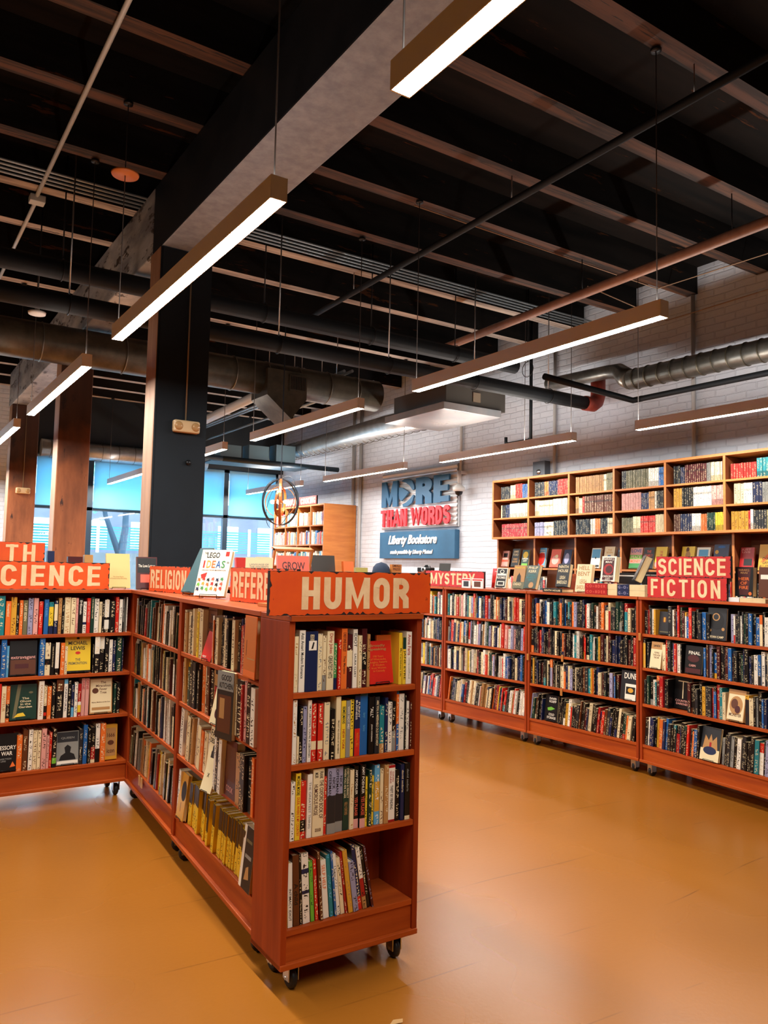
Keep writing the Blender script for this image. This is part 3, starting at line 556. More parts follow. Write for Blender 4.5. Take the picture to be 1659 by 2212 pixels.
hrow(SH[2], 0, [
    (342, 378, 1300, 'white', dict(ttlc='tan', hint='white book standing leftmost')), (380, 400, 1620, 'cream', dict(hint='very short cream booklet')), (402, 434, 1370, 'black', dict(hint='black book before the grey blue one')), (435, 467, 1362, 'lilac', dict(ttlc='navy')),
    (470, 503, 1307, 'white', dict(ttl="I'M A LEBOWSKI, YOU'RE A LEBOWSKI", ttlc='black', tl=.84, th=.6, hint='white book with bold black capitals')),
    (505, 547, 1340, 'red', dict(segs=[(.65, 'red'), (.15, 'cream'), (.2, 'red')], hint='left of the twin red books')), (557, 601, 1340, 'red', dict(segs=[(.65, 'red'), (.15, 'cream'), (.2, 'red')], hint='right of the twin red books')),
    (607, 656, 1330, 'cream', dict(ttlc='grey', hint='wide cream book right of the twin red books')), (660, 696, 1390, 'black', dict(hint='black book right of a wide cream one')), (700, 743, 1280, 'cream', dict(ttl=[("I'M JUST NO GOOD AT RHYMING", 'black', .38, .92, .4)], hint='tall cream book with small black title')),
    (747, 789, 1318, 'yellow', dict(ttl=[('BEMELMANS', 'dark green', .1, .4, .6), ('NEW YORK', 'crimson', .5, .85, .5)], hint='pale yellow book with green lettering')), (790, 829, 1318, 'grey', dict(ttl=[('WHY NOT ME?', 'white', .1, .5, .5)])),
    (830, 868, 1312, 'yellow', dict(hint='golden yellow book next to the grey one')), (871, 920, 1275, 'navy', dict(ttl=[('FUNNY\nBUSINESS', 'white', .08, .40, .8), ('MARSHALL BELL', 'orange', .62, .85, .5)], segs=[(.55, 'navy'), (.45, 'red')], hint='navy and red book lettered FUNNY BUSINESS')),
    (922, 990, 1258, 'blue', dict(ttl=[('Sorry!', 'sky blue', .32, .40, .35), ('Not Sorry', 'sky blue', .52, .62, .35)], hint='wide blue book with a pale face')), (995, 1046, 1290, 'black', dict(ttl=[('"ALL"', 'white', .18, .36, .55), ('JOHN HODGMAN', 'white', .48, .78, .3)], hint='black book lettered ALL')),
    (1048, 1090, 1290, 'charcoal', dict(ttl=[('ARE YOU A MISERABLE OLD BASTARD?', 'cream', .06, .86, .5)], hint='charcoal book with one long cream title')), (1092, 1136, 1370, 'teal', dict(segs=[(.8, 'teal'), (.2, 'tan')])), (1140, 1170, 1300, 'navy', dict(hint='narrow navy book right of the teal one')), (1172, 1211, 1340, 'white', dict(ttlc='black', hint='white book right of the narrow navy one')),
    (1213, 1250, 1335, 'black', dict(segs=[(.6, 'black'), (.4, 'grey')], hint='black and grey book near the right end')), (1254, 1279, 1240, 'orange', dict(segs=[(.06, 'blue'), (.5, 'orange'), (.44, 'blue')])), (1281, 1331, 1270, 'white', dict(ttlc='grey', hint='wide white book near the right end')), (1332, 1345, 1280, 'black', dict(hint='thin black book near the right end')), (1347, 1376, 1335, 'white', dict(hint='narrow white book second from the right')), (1378, 1394, 1345, 'maroon'),
], (2320, 2080), (1860, 1742), 'second', x0=340, x1=1396)
hrow(SH[1], 0, [
    (303, 340, 198, 'white', dict(hint='white book standing leftmost')), (342, 386, 125, 'yellow', dict(ttl=[('MICHAEL MOORE', 'black', .04, .33, .6), ('DUDE, WHERE IS MY COUNTRY', 'red', .36, .94, .6)], hint='yellow book with black and red capitals')),
    (390, 439, 195, 'red', dict(segs=[(.68, 'red'), (.2, 'black'), (.12, 'red')], hint='red book with a black diamond')), (440, 484, 135, 'white', dict(ttl=[('THE GREATEST THING', 'grey', .12, .85, .45)], hint='white book with faint grey title')),
    (486, 581, 90, 'cream', dict(ttl=[('FRANK\nMUIR', 'black', .04, .15, .75), ('THE OXFORD BOOK OF\nHUMOROUS PROSE', 'maroon', .17, .74, .85), ('OXFORD', 'brown', .88, .93, .55)], hint='thick cream book titled Humorous Prose')), (583, 607, 155, 'red', dict(hint='thin red book right of the thick cream one')),
    (609, 681, 85, 'grey', dict(ttl=[('NICK\nOFFERMAN', 'black', .04, .42, .8)], segs=[(.42, 'lilac'), (.42, 'charcoal'), (.16, 'grey')], hint='left of the twin grey and black books')), (683, 752, 75, 'grey', dict(ttl=[('NICK\nOFFERMAN', 'black', .04, .42, .8)], segs=[(.42, 'lilac'), (.42, 'charcoal'), (.16, 'grey')], hint='right of the twin grey and black books')),
    (756, 809, 75, 'dark green', dict(ttl=[('EVERYTHING IS PERFECT\nWHEN YOU ARE A LIAR', 'cream', .03, .5, .8), ('KELLY OXFORD', 'tan', .56, .76, .5)], hint='dark book titled Everything Is Perfect')), (811, 849, 100, 'cream', dict(ttlc='tan', hint='cream book left of the twin black ones')),
    (851, 896, 70, 'black', dict(ttl=[('AMY POEHLER', 'white', .06, .46, .45), ('YES PLEASE', 'coral', .5, .8, .6)], segs=[(.85, 'black'), (.15, 'pink')], hint='left of twin black books with pink foot')), (898, 948, 55, 'black', dict(ttl=[('AMY POEHLER', 'white', .03, .46, .45), ('YES PLEASE', 'coral', .5, .8, .6)], segs=[(.85, 'black'), (.15, 'pink')], hint='right of twin black books with pink foot')),
    (949, 973, 160, 'yellow', dict(hint='narrow yellow book left of the green one')), (975, 1008, 100, 'dark green', dict(ttlc='cream', hint='green book between two narrow yellow ones')), (1010, 1034, 150, 'yellow', dict(hint='narrow yellow book right of the green one')), (1036, 1085, 60, 'sky blue', dict(segs=[(.28, 'sky blue'), (.5, 'gold'), (.22, 'sky blue')], hint='light blue book with an orange disc')), (1086, 1116, 90, 'cream', dict(hint='cream book right of the light blue one')), (1117, 1160, 55, 'tan', dict(ttlc='cream')),
    (1162, 1229, 60, 'white', dict(ttl=[('DAVID\nSEDARIS', 'crimson', .1, .32, .6), ('THEFT BY FINDING', 'black', .36, .78, .4)], segs=[(.05, 'crimson'), (.91, 'white'), (.04, 'crimson')], hint='white book with red ends titled Theft by Finding')),
    (1236, 1275, 100, 'black', dict(ttlc='cream', hint='black book right of Theft by Finding')), (1277, 1312, 50, 'navy', dict(ttl=[('david sedaris', 'cream', .1, .5, .5)])), (1316, 1366, 40, 'black', dict(ttl=[('david sedaris', 'grey', .1, .5, .4)], segs=[(.93, 'black'), (.07, 'cream')], hint='black book with a cream foot, rightmost')),
], (2260, 2040), (692, 498), 'third', x0=300, x1=1372)
ln4 = lambda i, n: -R(1.5 + 10 * i / n)
hrow(SH[0], 0, [
    (286, 299, 870, 'gold', dict(lean=0)), (301, 341, 880, 'white', dict(ttl=[('INTIMACY IDIOT', 'black', .4, .9, .5)], hint='white book lettered INTIMACY IDIOT')), (345, 398, 745, 'brown', dict(ttl=[('A child', 'black', .4, .7, .6)], hint='tall wide brown book')), (401, 421, 725, 'black', dict(hint='tall thin black book')),
    (425, 484, 790, 'white', dict(segs=[(.22, 'white'), (.07, 'navy'), (.24, 'white'), (.05, 'navy'), (.42, 'white')], hint='thick white and navy patterned book')), (492, 524, 870, 'lime', dict(ttlc='dark green')), (528, 558, 857, 'red', dict(hint='bright red book right of the lime one')), (561, 588, 780, 'brown', dict(hint='brown book left of the self help one')), (592, 644, 865, 'white', dict(ttl=[('SELP HELF', 'orange', .08, .5, .55)], hint='white book lettered SELP HELF')),
    (650, 686, 820, 'teal', dict(ttlc='sky blue')), (688, 710, 790, 'blue'), (712, 744, 815, 'white', dict(ttlc='black', hint='narrow white book right of the blue one')), (746, 780, 850, 'cream', dict(ttlc='black')), (782, 803, 795, 'crimson'), (806, 846, 780, 'gold', dict(ttlc='tan', hint='tall golden book, plain spine')), (850, 896, 880, 'lilac', dict(ttlc='charcoal', hint='short grey lilac book with a tan top')),
    (899, 934, 740, 'navy', dict(segs=[(.8, 'navy'), (.2, 'red')], hint='tall navy book with red foot')), (938, 974, 765, 'white', dict(segs=[(.5, 'white'), (.3, 'crimson'), (.2, 'tan')], hint='white, red and tan book leaning left')), (977, 1008, 760, 'black', dict(hint='black book second from the right')), (1011, 1036, 745, 'maroon', dict(ttlc='lilac', hint='plum coloured book, rightmost and leaning')),
], (2250, 2060), (1412, 1205), 'bottom', x0=286, x1=1372, inner=(.030, .596), lean=ln4)

# ---- science case
def srow(z, rows, base, shelf, sc=(1782, 1636)):
    objs, cols = [], []
    for r in rows:
        a, b_, yt, c = r[:4]; k = dict(r[4]) if len(r) > 4 else {}; f = a / 1490
        h = min((base[0] + (base[1] - base[0]) * f - yt) / (sc[0] + (sc[1] - sc[0]) * f), .258)
        X0 = .726 + a / 5.184 * .00294 - .295; X1 = .726 + b_ / 5.184 * .00294 - .295; X1 = min(X1, 1.222)
        hint = k.pop('hint', None)
        o = shelf_book(sci[1], X0 + .0006, z, max(X1 - X0 - .0012, .006), h, c, inset=.012 + random.random() * .02, d=random.uniform(.13, .17), **k)
        if hint: o['hint'] = hint
        objs.append(o); cols.append(c)
    label_row(objs, cols, shelf, 'under the SCIENCE sign')
srow(SH[3], [(-14, 62, 745, 'teal', dict(hint='very wide teal book at the left edge')), (70, 124, 805, 'orange', dict(ttl=[('Humankind', 'cream', .08, .45, .5)], hint='orange book second from left')), (126, 186, 760, 'gold', dict(ttlc='brown')), (187, 213, 830, 'black'), (216, 254, 795, 'orange'), (256, 305, 795, 'olive', dict(ttl=[('LAST EDEN', 'cream', .1, .6, .55)])), (309, 362, 770, 'lilac', dict(segs=[(1, 'lilac')])), (366, 418, 770, 'pink', dict(hint='pinkish white book with dark top')), (425, 470, 808, 'red'), (480, 530, 785, 'blue', dict(ttl=[('ALL A GUILL', 'sky blue', .1, .5, .4)])),
    (534, 586, 815, 'yellow', dict(segs=[(.15, 'teal'), (.6, 'yellow'), (.25, 'navy')], hint='yellow and teal painted book')), (592, 632, 800, 'navy', dict(segs=[(.1, 'navy'), (.5, 'cream'), (.4, 'navy')], hint='navy book with cream label')), (636, 672, 768, 'tan', dict(ttlc='brown')), (676, 700, 790, 'black'), (706, 774, 760, 'cream', dict(ttlc='tan', hint='wide cream book with a dark spot')), (776, 828, 765, 'cream', dict(ttlc='brown', hint='cream book right of the wide one')), (830, 858, 765, 'pink', dict(ttlc='crimson')),
    (861, 911, 775, 'black', dict(ttl=[('E=Einstein', 'white', .05, .45, .55)], hint='black book lettered E=Einstein')), (914, 955, 808, 'white', dict(segs=[(.65, 'white'), (.08, 'navy'), (.27, 'white')])), (957, 998, 768, 'red', dict(ttl=[('ONE OF THE MANY', 'pink', .08, .7, .6)])), (1002, 1044, 755, 'dark green', dict(ttl=[('THE WATER WILL COME', 'cream', .05, .6, .35)])), (1047, 1100, 775, 'white'), (1103, 1136, 810, 'cream', dict(ttl=[('WE HAVE NO IDEA', 'black', .05, .45, .5)])), (1140, 1166, 800, 'black'), (1169, 1225, 780, 'black', dict(segs=[(.02, 'black'), (.52, 'white'), (.08, 'black'), (.28, 'white'), (.1, 'black')], hint='black book with two white labels')), (1230, 1290, 800, 'black'),
    (1297, 1338, 755, 'red', dict(hint='glossy red book near the corner')), (1341, 1380, 780, 'white'), (1383, 1424, 760, 'black', dict(ttl=[('THEORIES OF CREATION', 'white', .03, .7, .6)])), (1427, 1480, 755, 'white')], (1195, 1150), 'top')
srow(SH[2], [(-14, 43, 1320, 'navy'), (46, 103, 1250, 'blue', dict(hint='tall deep blue book at the left')), (106, 134, 1330, 'sky blue'), (450, 510, 1235, 'blue', dict(segs=[(.2, 'blue'), (.02, 'sky blue'), (.04, 'blue'), (.02, 'sky blue'), (.72, 'blue')])), (513, 572, 1290, 'cream', dict(segs=[(.5, 'cream'), (.18, 'black'), (.32, 'cream')])), (576, 620, 1300, 'black', dict(ttl=[('Limits of the Known Energy', 'cream', .1, .75, .4)])), (625, 668, 1285, 'black', dict(segs=[(.04, 'white'), (.12, 'white'), (.64, 'white'), (.2, 'black')])), (682, 728, 1290, 'orange'), (730, 762, 1330, 'cream'), (1048, 1064, 1300, 'black'),
    (1067, 1125, 1215, 'black', dict(segs=[(.48, 'white'), (.52, 'black')])), (1128, 1186, 1215, 'black', dict(segs=[(.35, 'white'), (.65, 'black')])), (1190, 1235, 1230, 'black'), (1242, 1284, 1250, 'white'), (1287, 1322, 1260, 'navy'), (1330, 1396, 1215, 'dark green'), (1400, 1458, 1230, 'navy')], (1690, 1600), 'second')
srow(SH[1], [(-14, 13, 250, 'grey'), (16, 72, 235, 'red', dict(ttlc='maroon')), (75, 124, 262, 'cream', dict(ttl=[('PASTEUR', 'tan', .2, .7, .6)])), (127, 166, 262, 'orange', dict(segs=[(.5, 'orange'), (.4, 'black'), (.1, 'orange')])), (466, 524, 205, 'white', dict(ttl=[('DORIAN SAGAN', 'tan', .1, .9, .45)])), (526, 558, 258, 'cream', dict(segs=[(.6, 'cream'), (.2, 'black'), (.1, 'red'), (.1, 'black')])), (562, 606, 265, 'orange'), (610, 653, 225, 'black'), (657, 736, 190, 'black', dict(segs=[(.3, 'brown'), (.7, 'black')], hint='wide black book with a brown top')), (742, 785, 182, 'white', dict(ttl=[('UNNATURAL', 'navy', .2, .85, .5)], segs=[(.12, 'sky blue'), (.88, 'white')])), (788, 824, 200, 'black'), (827, 857, 250, 'blue', dict(segs=[(.3, 'navy'), (.4, 'navy'), (.3, 'sky blue')])), (860, 896, 215, 'white'),
    (899, 938, 235, 'crimson', dict(segs=[(.55, 'crimson'), (.1, 'white'), (.22, 'yellow'), (.13, 'crimson')])), (942, 984, 175, 'pink', dict(ttl=[('GENE', 'crimson', .02, .3, .6)], hint='left of twin pink books lettered GENE')), (987, 1031, 175, 'pink', dict(ttl=[('GENE', 'crimson', .02, .3, .6)], hint='right of twin pink books lettered GENE')), (1322, 1352, 235, 'dark green'), (1355, 1400, 220, 'black')], (675, 552), 'third')
srow(SH[0], [(266, 324, 790, 'orange', dict(hint='orange book left of the tall brown one')), (327, 381, 715, 'brown'), (387, 432, 695, 'white'), (435, 480, 740, 'cream'), (483, 520, 740, 'cream'), (524, 576, 712, 'pink'), (579, 608, 800, 'pink'), (611, 640, 765, 'red'), (644, 692, 730, 'black', dict(segs=[(.75, 'black'), (.15, 'lime'), (.1, 'black')])), (946, 986, 740, 'charcoal'), (989, 1036, 670, 'blue'), (1039, 1074, 730, 'black'), (1077, 1128, 720, 'black', dict(segs=[(.55, 'black'), (.35, 'crimson'), (.1, 'cream')])), (1131, 1182, 665, 'white', dict(segs=[(.65, 'white'), (.35, 'black')])), (1186, 1246, 650, 'orange', dict(hint='tall orange book near the corner'))], (1215, 1078), 'bottom')
Ms = sci[1]
def sx(px): return .726 + px / 5.184 * .00294 - .295
SG = 'face-out books under the SCIENCE sign'
display(Ms @ T(sx(287), .03, SH[2]), .165, .225, .012, 'black', [('r', .04, .03, .96, .45, 'brown'), ('t', 'extravagant', .5, .5, .9, .11, 'pink'), ('r', .2, .2, .7, .33, 'maroon')], 'dark square book titled extravagant', .12, group=SG)
display(Ms @ T(sx(886), .03, SH[2]), .165, .245, .02, 'yellow', [('t', 'MICHAEL', .5, .80, .75, .1, 'black'), ('t', 'LEWIS', .5, .66, .55, .1, 'black'), ('o', .5, .53, .1, .04, 'red'), ('t', 'THE\nPREMONITION', .5, .3, .72, .17, 'olive'), ('o', .5, .93, .06, .03, 'black'), ('r', 0, 0, 1, .05, 'black')], 'bright yellow book titled The Premonition', .12, group=SG)
display(Ms @ T(sx(312), .03, SH[1]), .16, .225, .012, 'dark green', [('p', [(.1, .05), (.22, .05), (.42, 1), (.28, 1)], 'olive'), ('t', 'The\nGhost\nin the\nGarden', .58, .48, .5, .3, 'cream'), ('o', .78, .76, .08, .03, 'olive'), ('p', [(.15, .08), (.6, .1), (.5, .2), (.3, .18)], 'yellow')], 'dark green book titled Ghost in the Garden', .12, group=SG)
display(Ms @ T(sx(1176), .03, SH[1]), .15, .235, .012, 'tan', [('r', .04, .04, .96, .97, 'cream'), ('t', 'The\nMiraculous\nFever\nTree', .6, .74, .65, .36, 'brown'), ('o', .25, .65, .14, .08, 'brown'), ('t', 'Malaria, Medicine and the Cure', .5, .32, .8, .04, 'brown'), ('r', .1, .1, .9, .18, 'tan')], 'cream book titled Miraculous Fever Tree', .12, group=SG)
display(Ms @ T(sx(125), .03, SH[0]), .17, .235, .014, 'black', [('t', 'ACCESSORY\nTO WAR', .5, .55, .92, .26, 'white'), ('p', [(.75, .1), (.95, .12), (.85, .25)], 'orange'), ('t', 'NEIL DEGRASSE TYSON\nAVIS LANG', .45, .30, .7, .1, 'grey')], 'black book titled Accessory to War', .12, group=SG)
display(Ms @ T(sx(820), .03, SH[0]), .14, .215, .012, 'grey', [('r', .03, .68, .97, .98, 'charcoal'), ('r', .03, .03, .97, .12, 'white'), ('t', 'QUEEN', .5, .8, .6, .07, 'grey'), ('p', [(.12, .14), (.88, .14), (.8, .3), (.62, .36), (.66, .52), (.5, .6), (.36, .52), (.4, .36), (.2, .28)], 'black')], 'grey book with a dark silhouette of a bust', .12, group=SG)
display(Ms @ T(1.178, .04, SH[0]), .085, .235, .03, 'gold', [('r', .1, .1, .9, .9, 'tan'), ('t', '1666', .5, .7, .6, .12, 'brown'), ('o', .5, .48, .25, .07, 'brown'), ('t', 'icon', .5, .25, .6, .12, 'brown')], 'golden brown book in the corner of the bottom shelf', .05, False, group=SG)

# ---- first side case (spines face left): colours from the far end to the near end
def auto_row(case, z, spec, rng, shelf, case_name, hr=(.2, .25), lean=0, inset=(.005, .03), seed=1, hmax=.262):
    """spec: list of 'colour' or ('colour', width, height) filling rng, scaled to fit"""
    rd = random.Random(seed); it = []
    for s_ in spec:
        if isinstance(s_, str): it.append([s_, rd.choice((.014, .02, .026, .032, .024)), rd.uniform(*hr), {}])
        else: it.append([s_[0], s_[1], s_[2], s_[3] if len(s_) > 3 else {}])
    tot = sum(i[1] for i in it); k = (rng[1] - rng[0]) / tot * (cos(lean) if lean else 1); x = rng[0]; objs, cols = [], []
    for c, w, h, kw in it:
        w *= k; kw = dict(kw); hint = kw.pop('hint', None)
        o = shelf_book(case[1], x + .0004, z, w - .0008, min(h, hmax), c, lean=lean, inset=rd.uniform(*inset), d=rd.uniform(.15, .2), **kw)
        if hint: o['hint'] = hint
        x += w / cos(lean); objs.append(o); cols.append(c)
    label_row(objs, cols, shelf, case_name)
CN = 'below the REFERENCE sign'
auto_row(side1, SH[3], ['cream', 'tan', 'cream', 'black', 'cream', ('cream', .035, .25), ('yellow', .016, .235), ('cream', .03, .25)], (.03, .40), 'top', CN, seed=3)
auto_row(side1, SH[3], [('white', .02, .23), ('orange', .012, .21), 'black', 'cream', 'black', ('charcoal', .03, .24), ('navy', .02, .24), 'cream', ('black', .03, .22), 'maroon', ('brown', .03, .21), ('cream', .035, .23), ('black', .03, .22), ('navy', .022, .24), 'red', ('cream', .014, .21), 'crimson', ('navy', .02, .25), ('black', .018, .22), 'cream'], (.56, 1.10), 'top', CN + ', right part', seed=4)
auto_row(side1, SH[2], ['white', 'tan', ('yellow', .03, .22), 'dark green', ('black', .03, .25), 'charcoal', 'brown', 'black', ('orange', .03, .24), ('cream', .022, .25), 'brown', 'black', ('tan', .014, .24)], (.03, .58), 'second', CN, seed=5)
auto_row(side1, SH[2], [('cream', .03, .22), ('black', .07, .25), ('crimson', .02, .235), ('pink', .03, .255), ('black', .05, .25), ('white', .045, .24)], (.98, 1.25), 'second', CN + ', right part', seed=6, inset=(-.02, .0))
auto_row(side1, SH[1], [('white', .035, .25), ('lilac', .025, .25, dict(segs=[(.25, 'white'), (.5, 'blue'), (.25, 'white')])), 'tan', 'cream', 'black', ('tan', .02, .24), 'cream', 'white', 'tan', 'cream', 'orange', 'cream', 'white'], (.03, .55), 'third', CN, seed=7, lean=R(7))
auto_row(side1, SH[1], [('white', .025, .25), ('black', .03, .25), ('white', .035, .25)], (.76, .87), 'third', CN + ', middle part', seed=8, lean=R(4), inset=(-.03, -.02))
auto_row(side1, SH[1], [('tan', .06, .22), ('black', .03, .235), ('black', .03, .235), ('charcoal', .05, .23), ('orange', .025, .24)], (1.03, 1.25), 'third', CN + ', right part', seed=9, inset=(-.02, 0))
dum = [('yellow', rw, rh, dict(segs=[(s1, 'black'), (1 - s1, 'yellow')])) for rw, rh, s1 in [(random.uniform(.016, .03), random.uniform(.22, .24), random.choice((.42, .45, .48, .7, .44))) for _ in range(30)]]
auto_row(side1, SH[0], dum, (.22, 1.12), 'bottom', CN, seed=10, lean=R(9))
for o in bpy.data.objects:
    if o.name.startswith('book') and 'yellow book' in o.get('label', '') and 'bottom shelf below' in o['label']: o['label'] = o['label'].replace('yellow book', 'yellow guide with black top').replace(', bottom shelf below the', ', bottom shelf, below').replace('from the left on the bottom shelf below the', 'from left, bottom shelf, below')
auto_row(side1, SH[0], [('white', .04, .245)], (.035, .075), 'bottom', 'below the REFERENCE sign, far end', lean=R(8))
M1 = side1[1]; DG = 'face-out books on the case below the REFERENCE sign'
display(M1 @ T(.475, .03, SH[3], 0), .145, .262, .03, 'brown', [('t', 'THE\nOXFORD\nGUIDE TO\nWRITING', .5, .55, .8, .62, 'black'), ('r', .15, .93, .9, .94, 'black'), ('r', .15, .16, .9, .17, 'black')], 'brown face-out guide book lettered THE OXFORD GUIDE', .03, False, group=DG)
display(M1 @ T(.51, -.005, SH[3], .2), .10, .14, .01, 'red', [('t', 'ART', .3, .1, .4, .07, 'white')], 'small red card leaning on the brown guide book', .25, group=DG, roll=.12)
display(M1 @ T(1.18, -.02, SH[3]), .145, .262, .035, 'orange', [('r', .02, .02, .98, .98, 'rust'), ('r', .02, .02, .98, .12, 'orange'), ('r', .3, .3, .9, .32, 'tan'), ('r', .2, .35, .24, .6, 'brown')], 'large orange gold face-out book at the right end of the top shelf', .02, False, group=DG)
display(M1 @ T(.655, .02, SH[2]), .14, .245, .03, 'maroon', [('r', 0, .86, 1, 1, 'black'), ('r', .02, .64, 1, .86, 'tan'), ('r', .02, .2, 1, .62, 'crimson'), ('t', 'WINE', .4, .3, .5, .1, 'red')], 'dark red face-out book with a tan band', .04, False, group=DG)
display(M1 @ T(.79, -.03, SH[2] + .0, .1), .16, .25, .012, 'cream', [('t', 'SOURDOUGH', .5, .75, .8, .1, 'brown'), ('o', .55, .5, .16, .1, 'brown'), ('o', .4, .22, .16, .1, 'maroon'), ('o', .75, .25, .1, .08, 'gold')], 'cream cookbook with brown discs, tilted on a stand', .22, group=DG)
display(M1 @ T(.915, -.035, SH[2] - .035, .22), .14, .30, .03, 'charcoal', [('r', .0, .72, 1, 1, 'grey'), ('t', 'GOOD\nKITCHEN', .55, .85, .8, .2, 'black'), ('r', .1, .1, .9, .65, 'brown'), ('r', .2, .3, .5, .6, 'tan')], 'grey and brown cookbook lettered GOOD KITCHEN', .02, False, group=DG)
display(M1 @ T(.64, -.005, SH[1]), .15, .25, .015, 'tan', [('r', .03, .03, .97, .97, 'cream'), ('t', 'FAST', .5, .86, .8, .13, 'black'), ('t', 'DESIGN', .5, .72, .8, .09, 'black'), ('p', [(.35, .02), (.3, .3), (.38, .52), (.45, .55), (.45, .62), (.52, .66), (.6, .62), (.6, .55), (.68, .5), (.7, .3), (.66, .02)], 'charcoal'), ('r', .42, .15, .6, .4, 'crimson')], 'cream magazine with a dark standing figure on its cover', .12, group=DG)
display(M1 @ T(.725, -.05, SH[1] - .03, .2), .10, .15, .01, 'cream', [('t', 'X', .4, .5, .2, .12, 'black')], 'cream book with a small black cross mark', .3, group=DG)
display(M1 @ T(.955, -.01, SH[1] - .0), .15, .25, .04, 'maroon', [('r', .08, .3, .92, .9, 'brown'), ('t', 'COOK', .5, .15, .6, .1, 'pink')], 'dark maroon thick face-out book on the third shelf', .02, False, group=DG)
display(M1 @ T(.145, -.005, SH[0]), .13, .235, .02, 'gold', [('o', .65, .62, .33, .22, 'black'), ('r', .45, .15, .5, .35, 'brown')], 'golden book with a black arch on its cover', .12, group=DG)
display(M1 @ T(1.175, -.01, SH[0]), .13, .25, .035, 'white', [('r', .22, 0, 1, 1, 'black'), ('r', .3, .5, .85, .56, 'grey'), ('p', [(.4, .15), (.8, .2), (.7, .4), (.5, .35)], 'tan'), ('r', .3, .75, .8, .8, 'olive')], 'black and white book sticking out at the right end of the bottom shelf', .1, False, group=DG)

# ------------------------------------------------------------------ all the other books: one object
SB = MB()
PAPC = hx('cdb78c')
def sbook(M, x, z, w, h, d, c, ink, y=0, lean=0, segs=None, flip=False):
    z += .001; I = M @ Matrix.Translation((x, y, z)) @ RY(lean) if lean <= 0 else M @ Matrix.Translation((x + w, y, z)) @ RY(lean) @ Matrix.Translation((-w, 0, 0))
    q = random.random() * 9
    P = [I @ Vector(p) for p in ((0, 0, 0), (w, 0, 0), (w, d, 0), (0, d, 0), (0, 0, h), (w, 0, h), (w, d, h), (0, d, h))]
    for ids, cc in (((4, 5, 6, 7), PAPC), ((1, 2, 6, 5), c), ((3, 0, 4, 7), c), ((2, 3, 7, 6), PAPC), ((0, 3, 2, 1), PAPC)): SB.quad([P[i] for i in ids], col=cc)
    zt = h
    for f, sc_ in (segs or [(1, c)]):
        zb = zt - f * h; SB.quad([I @ Vector(p) for p in ((0, 0, zb), (w, 0, zb), (w, 0, zt), (0, 0, zt))], col=sc_, ink=ink, uv=[(-.5, q + zb), (.5, q + zb), (.5, q + zt), (-.5, q + zt)]); zt = zb
DARK = ['black'] * 10 + ['charcoal'] * 4 + ['navy'] * 3 + ['dark green', 'maroon', 'maroon', 'brown', 'red', 'crimson', 'orange', 'blue', 'teal', 'grey', 'white', 'white', 'cream', 'cream', 'lilac', 'gold']
MIXED = ['black'] * 6 + ['navy'] * 2 + ['blue', 'red', 'red', 'crimson', 'orange', 'teal', 'yellow', 'grey', 'lilac', 'charcoal', 'maroon', 'dark green', 'pink'] + ['white'] * 5 + ['cream'] * 4 + ['tan']
WARM = ['cream'] * 6 + ['tan'] * 3 + ['brown'] * 3 + ['black'] * 10 + ['white'] * 6 + ['olive', 'maroon', 'crimson', 'orange', 'teal', 'navy', 'yellow', 'dark green', 'grey']
def dimk(k, f=.6): return tuple(a * f for a in k)
def fill(M, z, a, b, pal, rd, hr=(.19, .245), wr=(.012, .034), d=(.12, .16), gaps=(), lean=0, y=(.008, .03), seg=.22, hmax=.258):
    x = a
    while x < b - .012:
        w = rd.uniform(*wr); w = min(w, b - x)
        for g0, g1 in gaps:
            if x + w > g0 and x < g1: x = g1; w = min(w, b - x); break
        if w < .008: break
        c = rd.choice(pal); k = PAL[c]; v = rd.uniform(.75, 1.15); k = tuple(min(1, q * v) for q in k)
        s = None
        if rd.random() < seg: f = rd.choice((.15, .3, .7, .8)); k2 = PAL[rd.choice(pal)]; s = [(f, k), (1 - f, k2)]
        ln = lean + (rd.uniform(-.01, .01) if not lean else rd.uniform(-.02, .02))
        if not lean: ln = 0
        sbook(M, x + .0004, z, w - .0008, min(rd.uniform(*hr), hmax), rd.uniform(*d), k, dimk(PAL[ink_of(c)], .55 if c in ('black', 'charcoal', 'navy', 'dark green', 'maroon') else .8), rd.uniform(*y), ln, s)
        x += w / cos(lean)
rd = random.Random(11)
def rows_for(case, pal, gaps, leans, hi=.245):
    for i in range(4): fill(case[1], SH[i] + .0005, .03, case[2] - (.03 if leans[i] <= 0 else .05), pal[i] if isinstance(pal[0], list) else pal, rd, hr=(.185, hi), gaps=gaps[i], lean=leans[i])
rows_for(side2, WARM, [(), (), (), ()], [R(8), 0, 0, R(3)], .255)
rows_for(rc0, MIXED, [(), (), (), ()], [R(7), 0, 0, 0])
rows_for(rc1, [MIXED] * 4, [((0, .06),), (), (), ()], [R(8), 0, R(2), 0])
rows_for(rc2, DARK, [((.17, .35),), ((1.03, 1.25),), (), ()], [R(6), 0, 0, 0])
rows_for(rc3, DARK, [((.57, .74),), ((.28, .45), (.79, .95)), ((.10, .21), (.41, .60)), ((.165, .275), (.66, .83))], [R(4), 0, 0, 0])
for cs in (back, back2): rows_for(cs, MIXED, [(), (), (), ()], [0, 0, 0, 0])

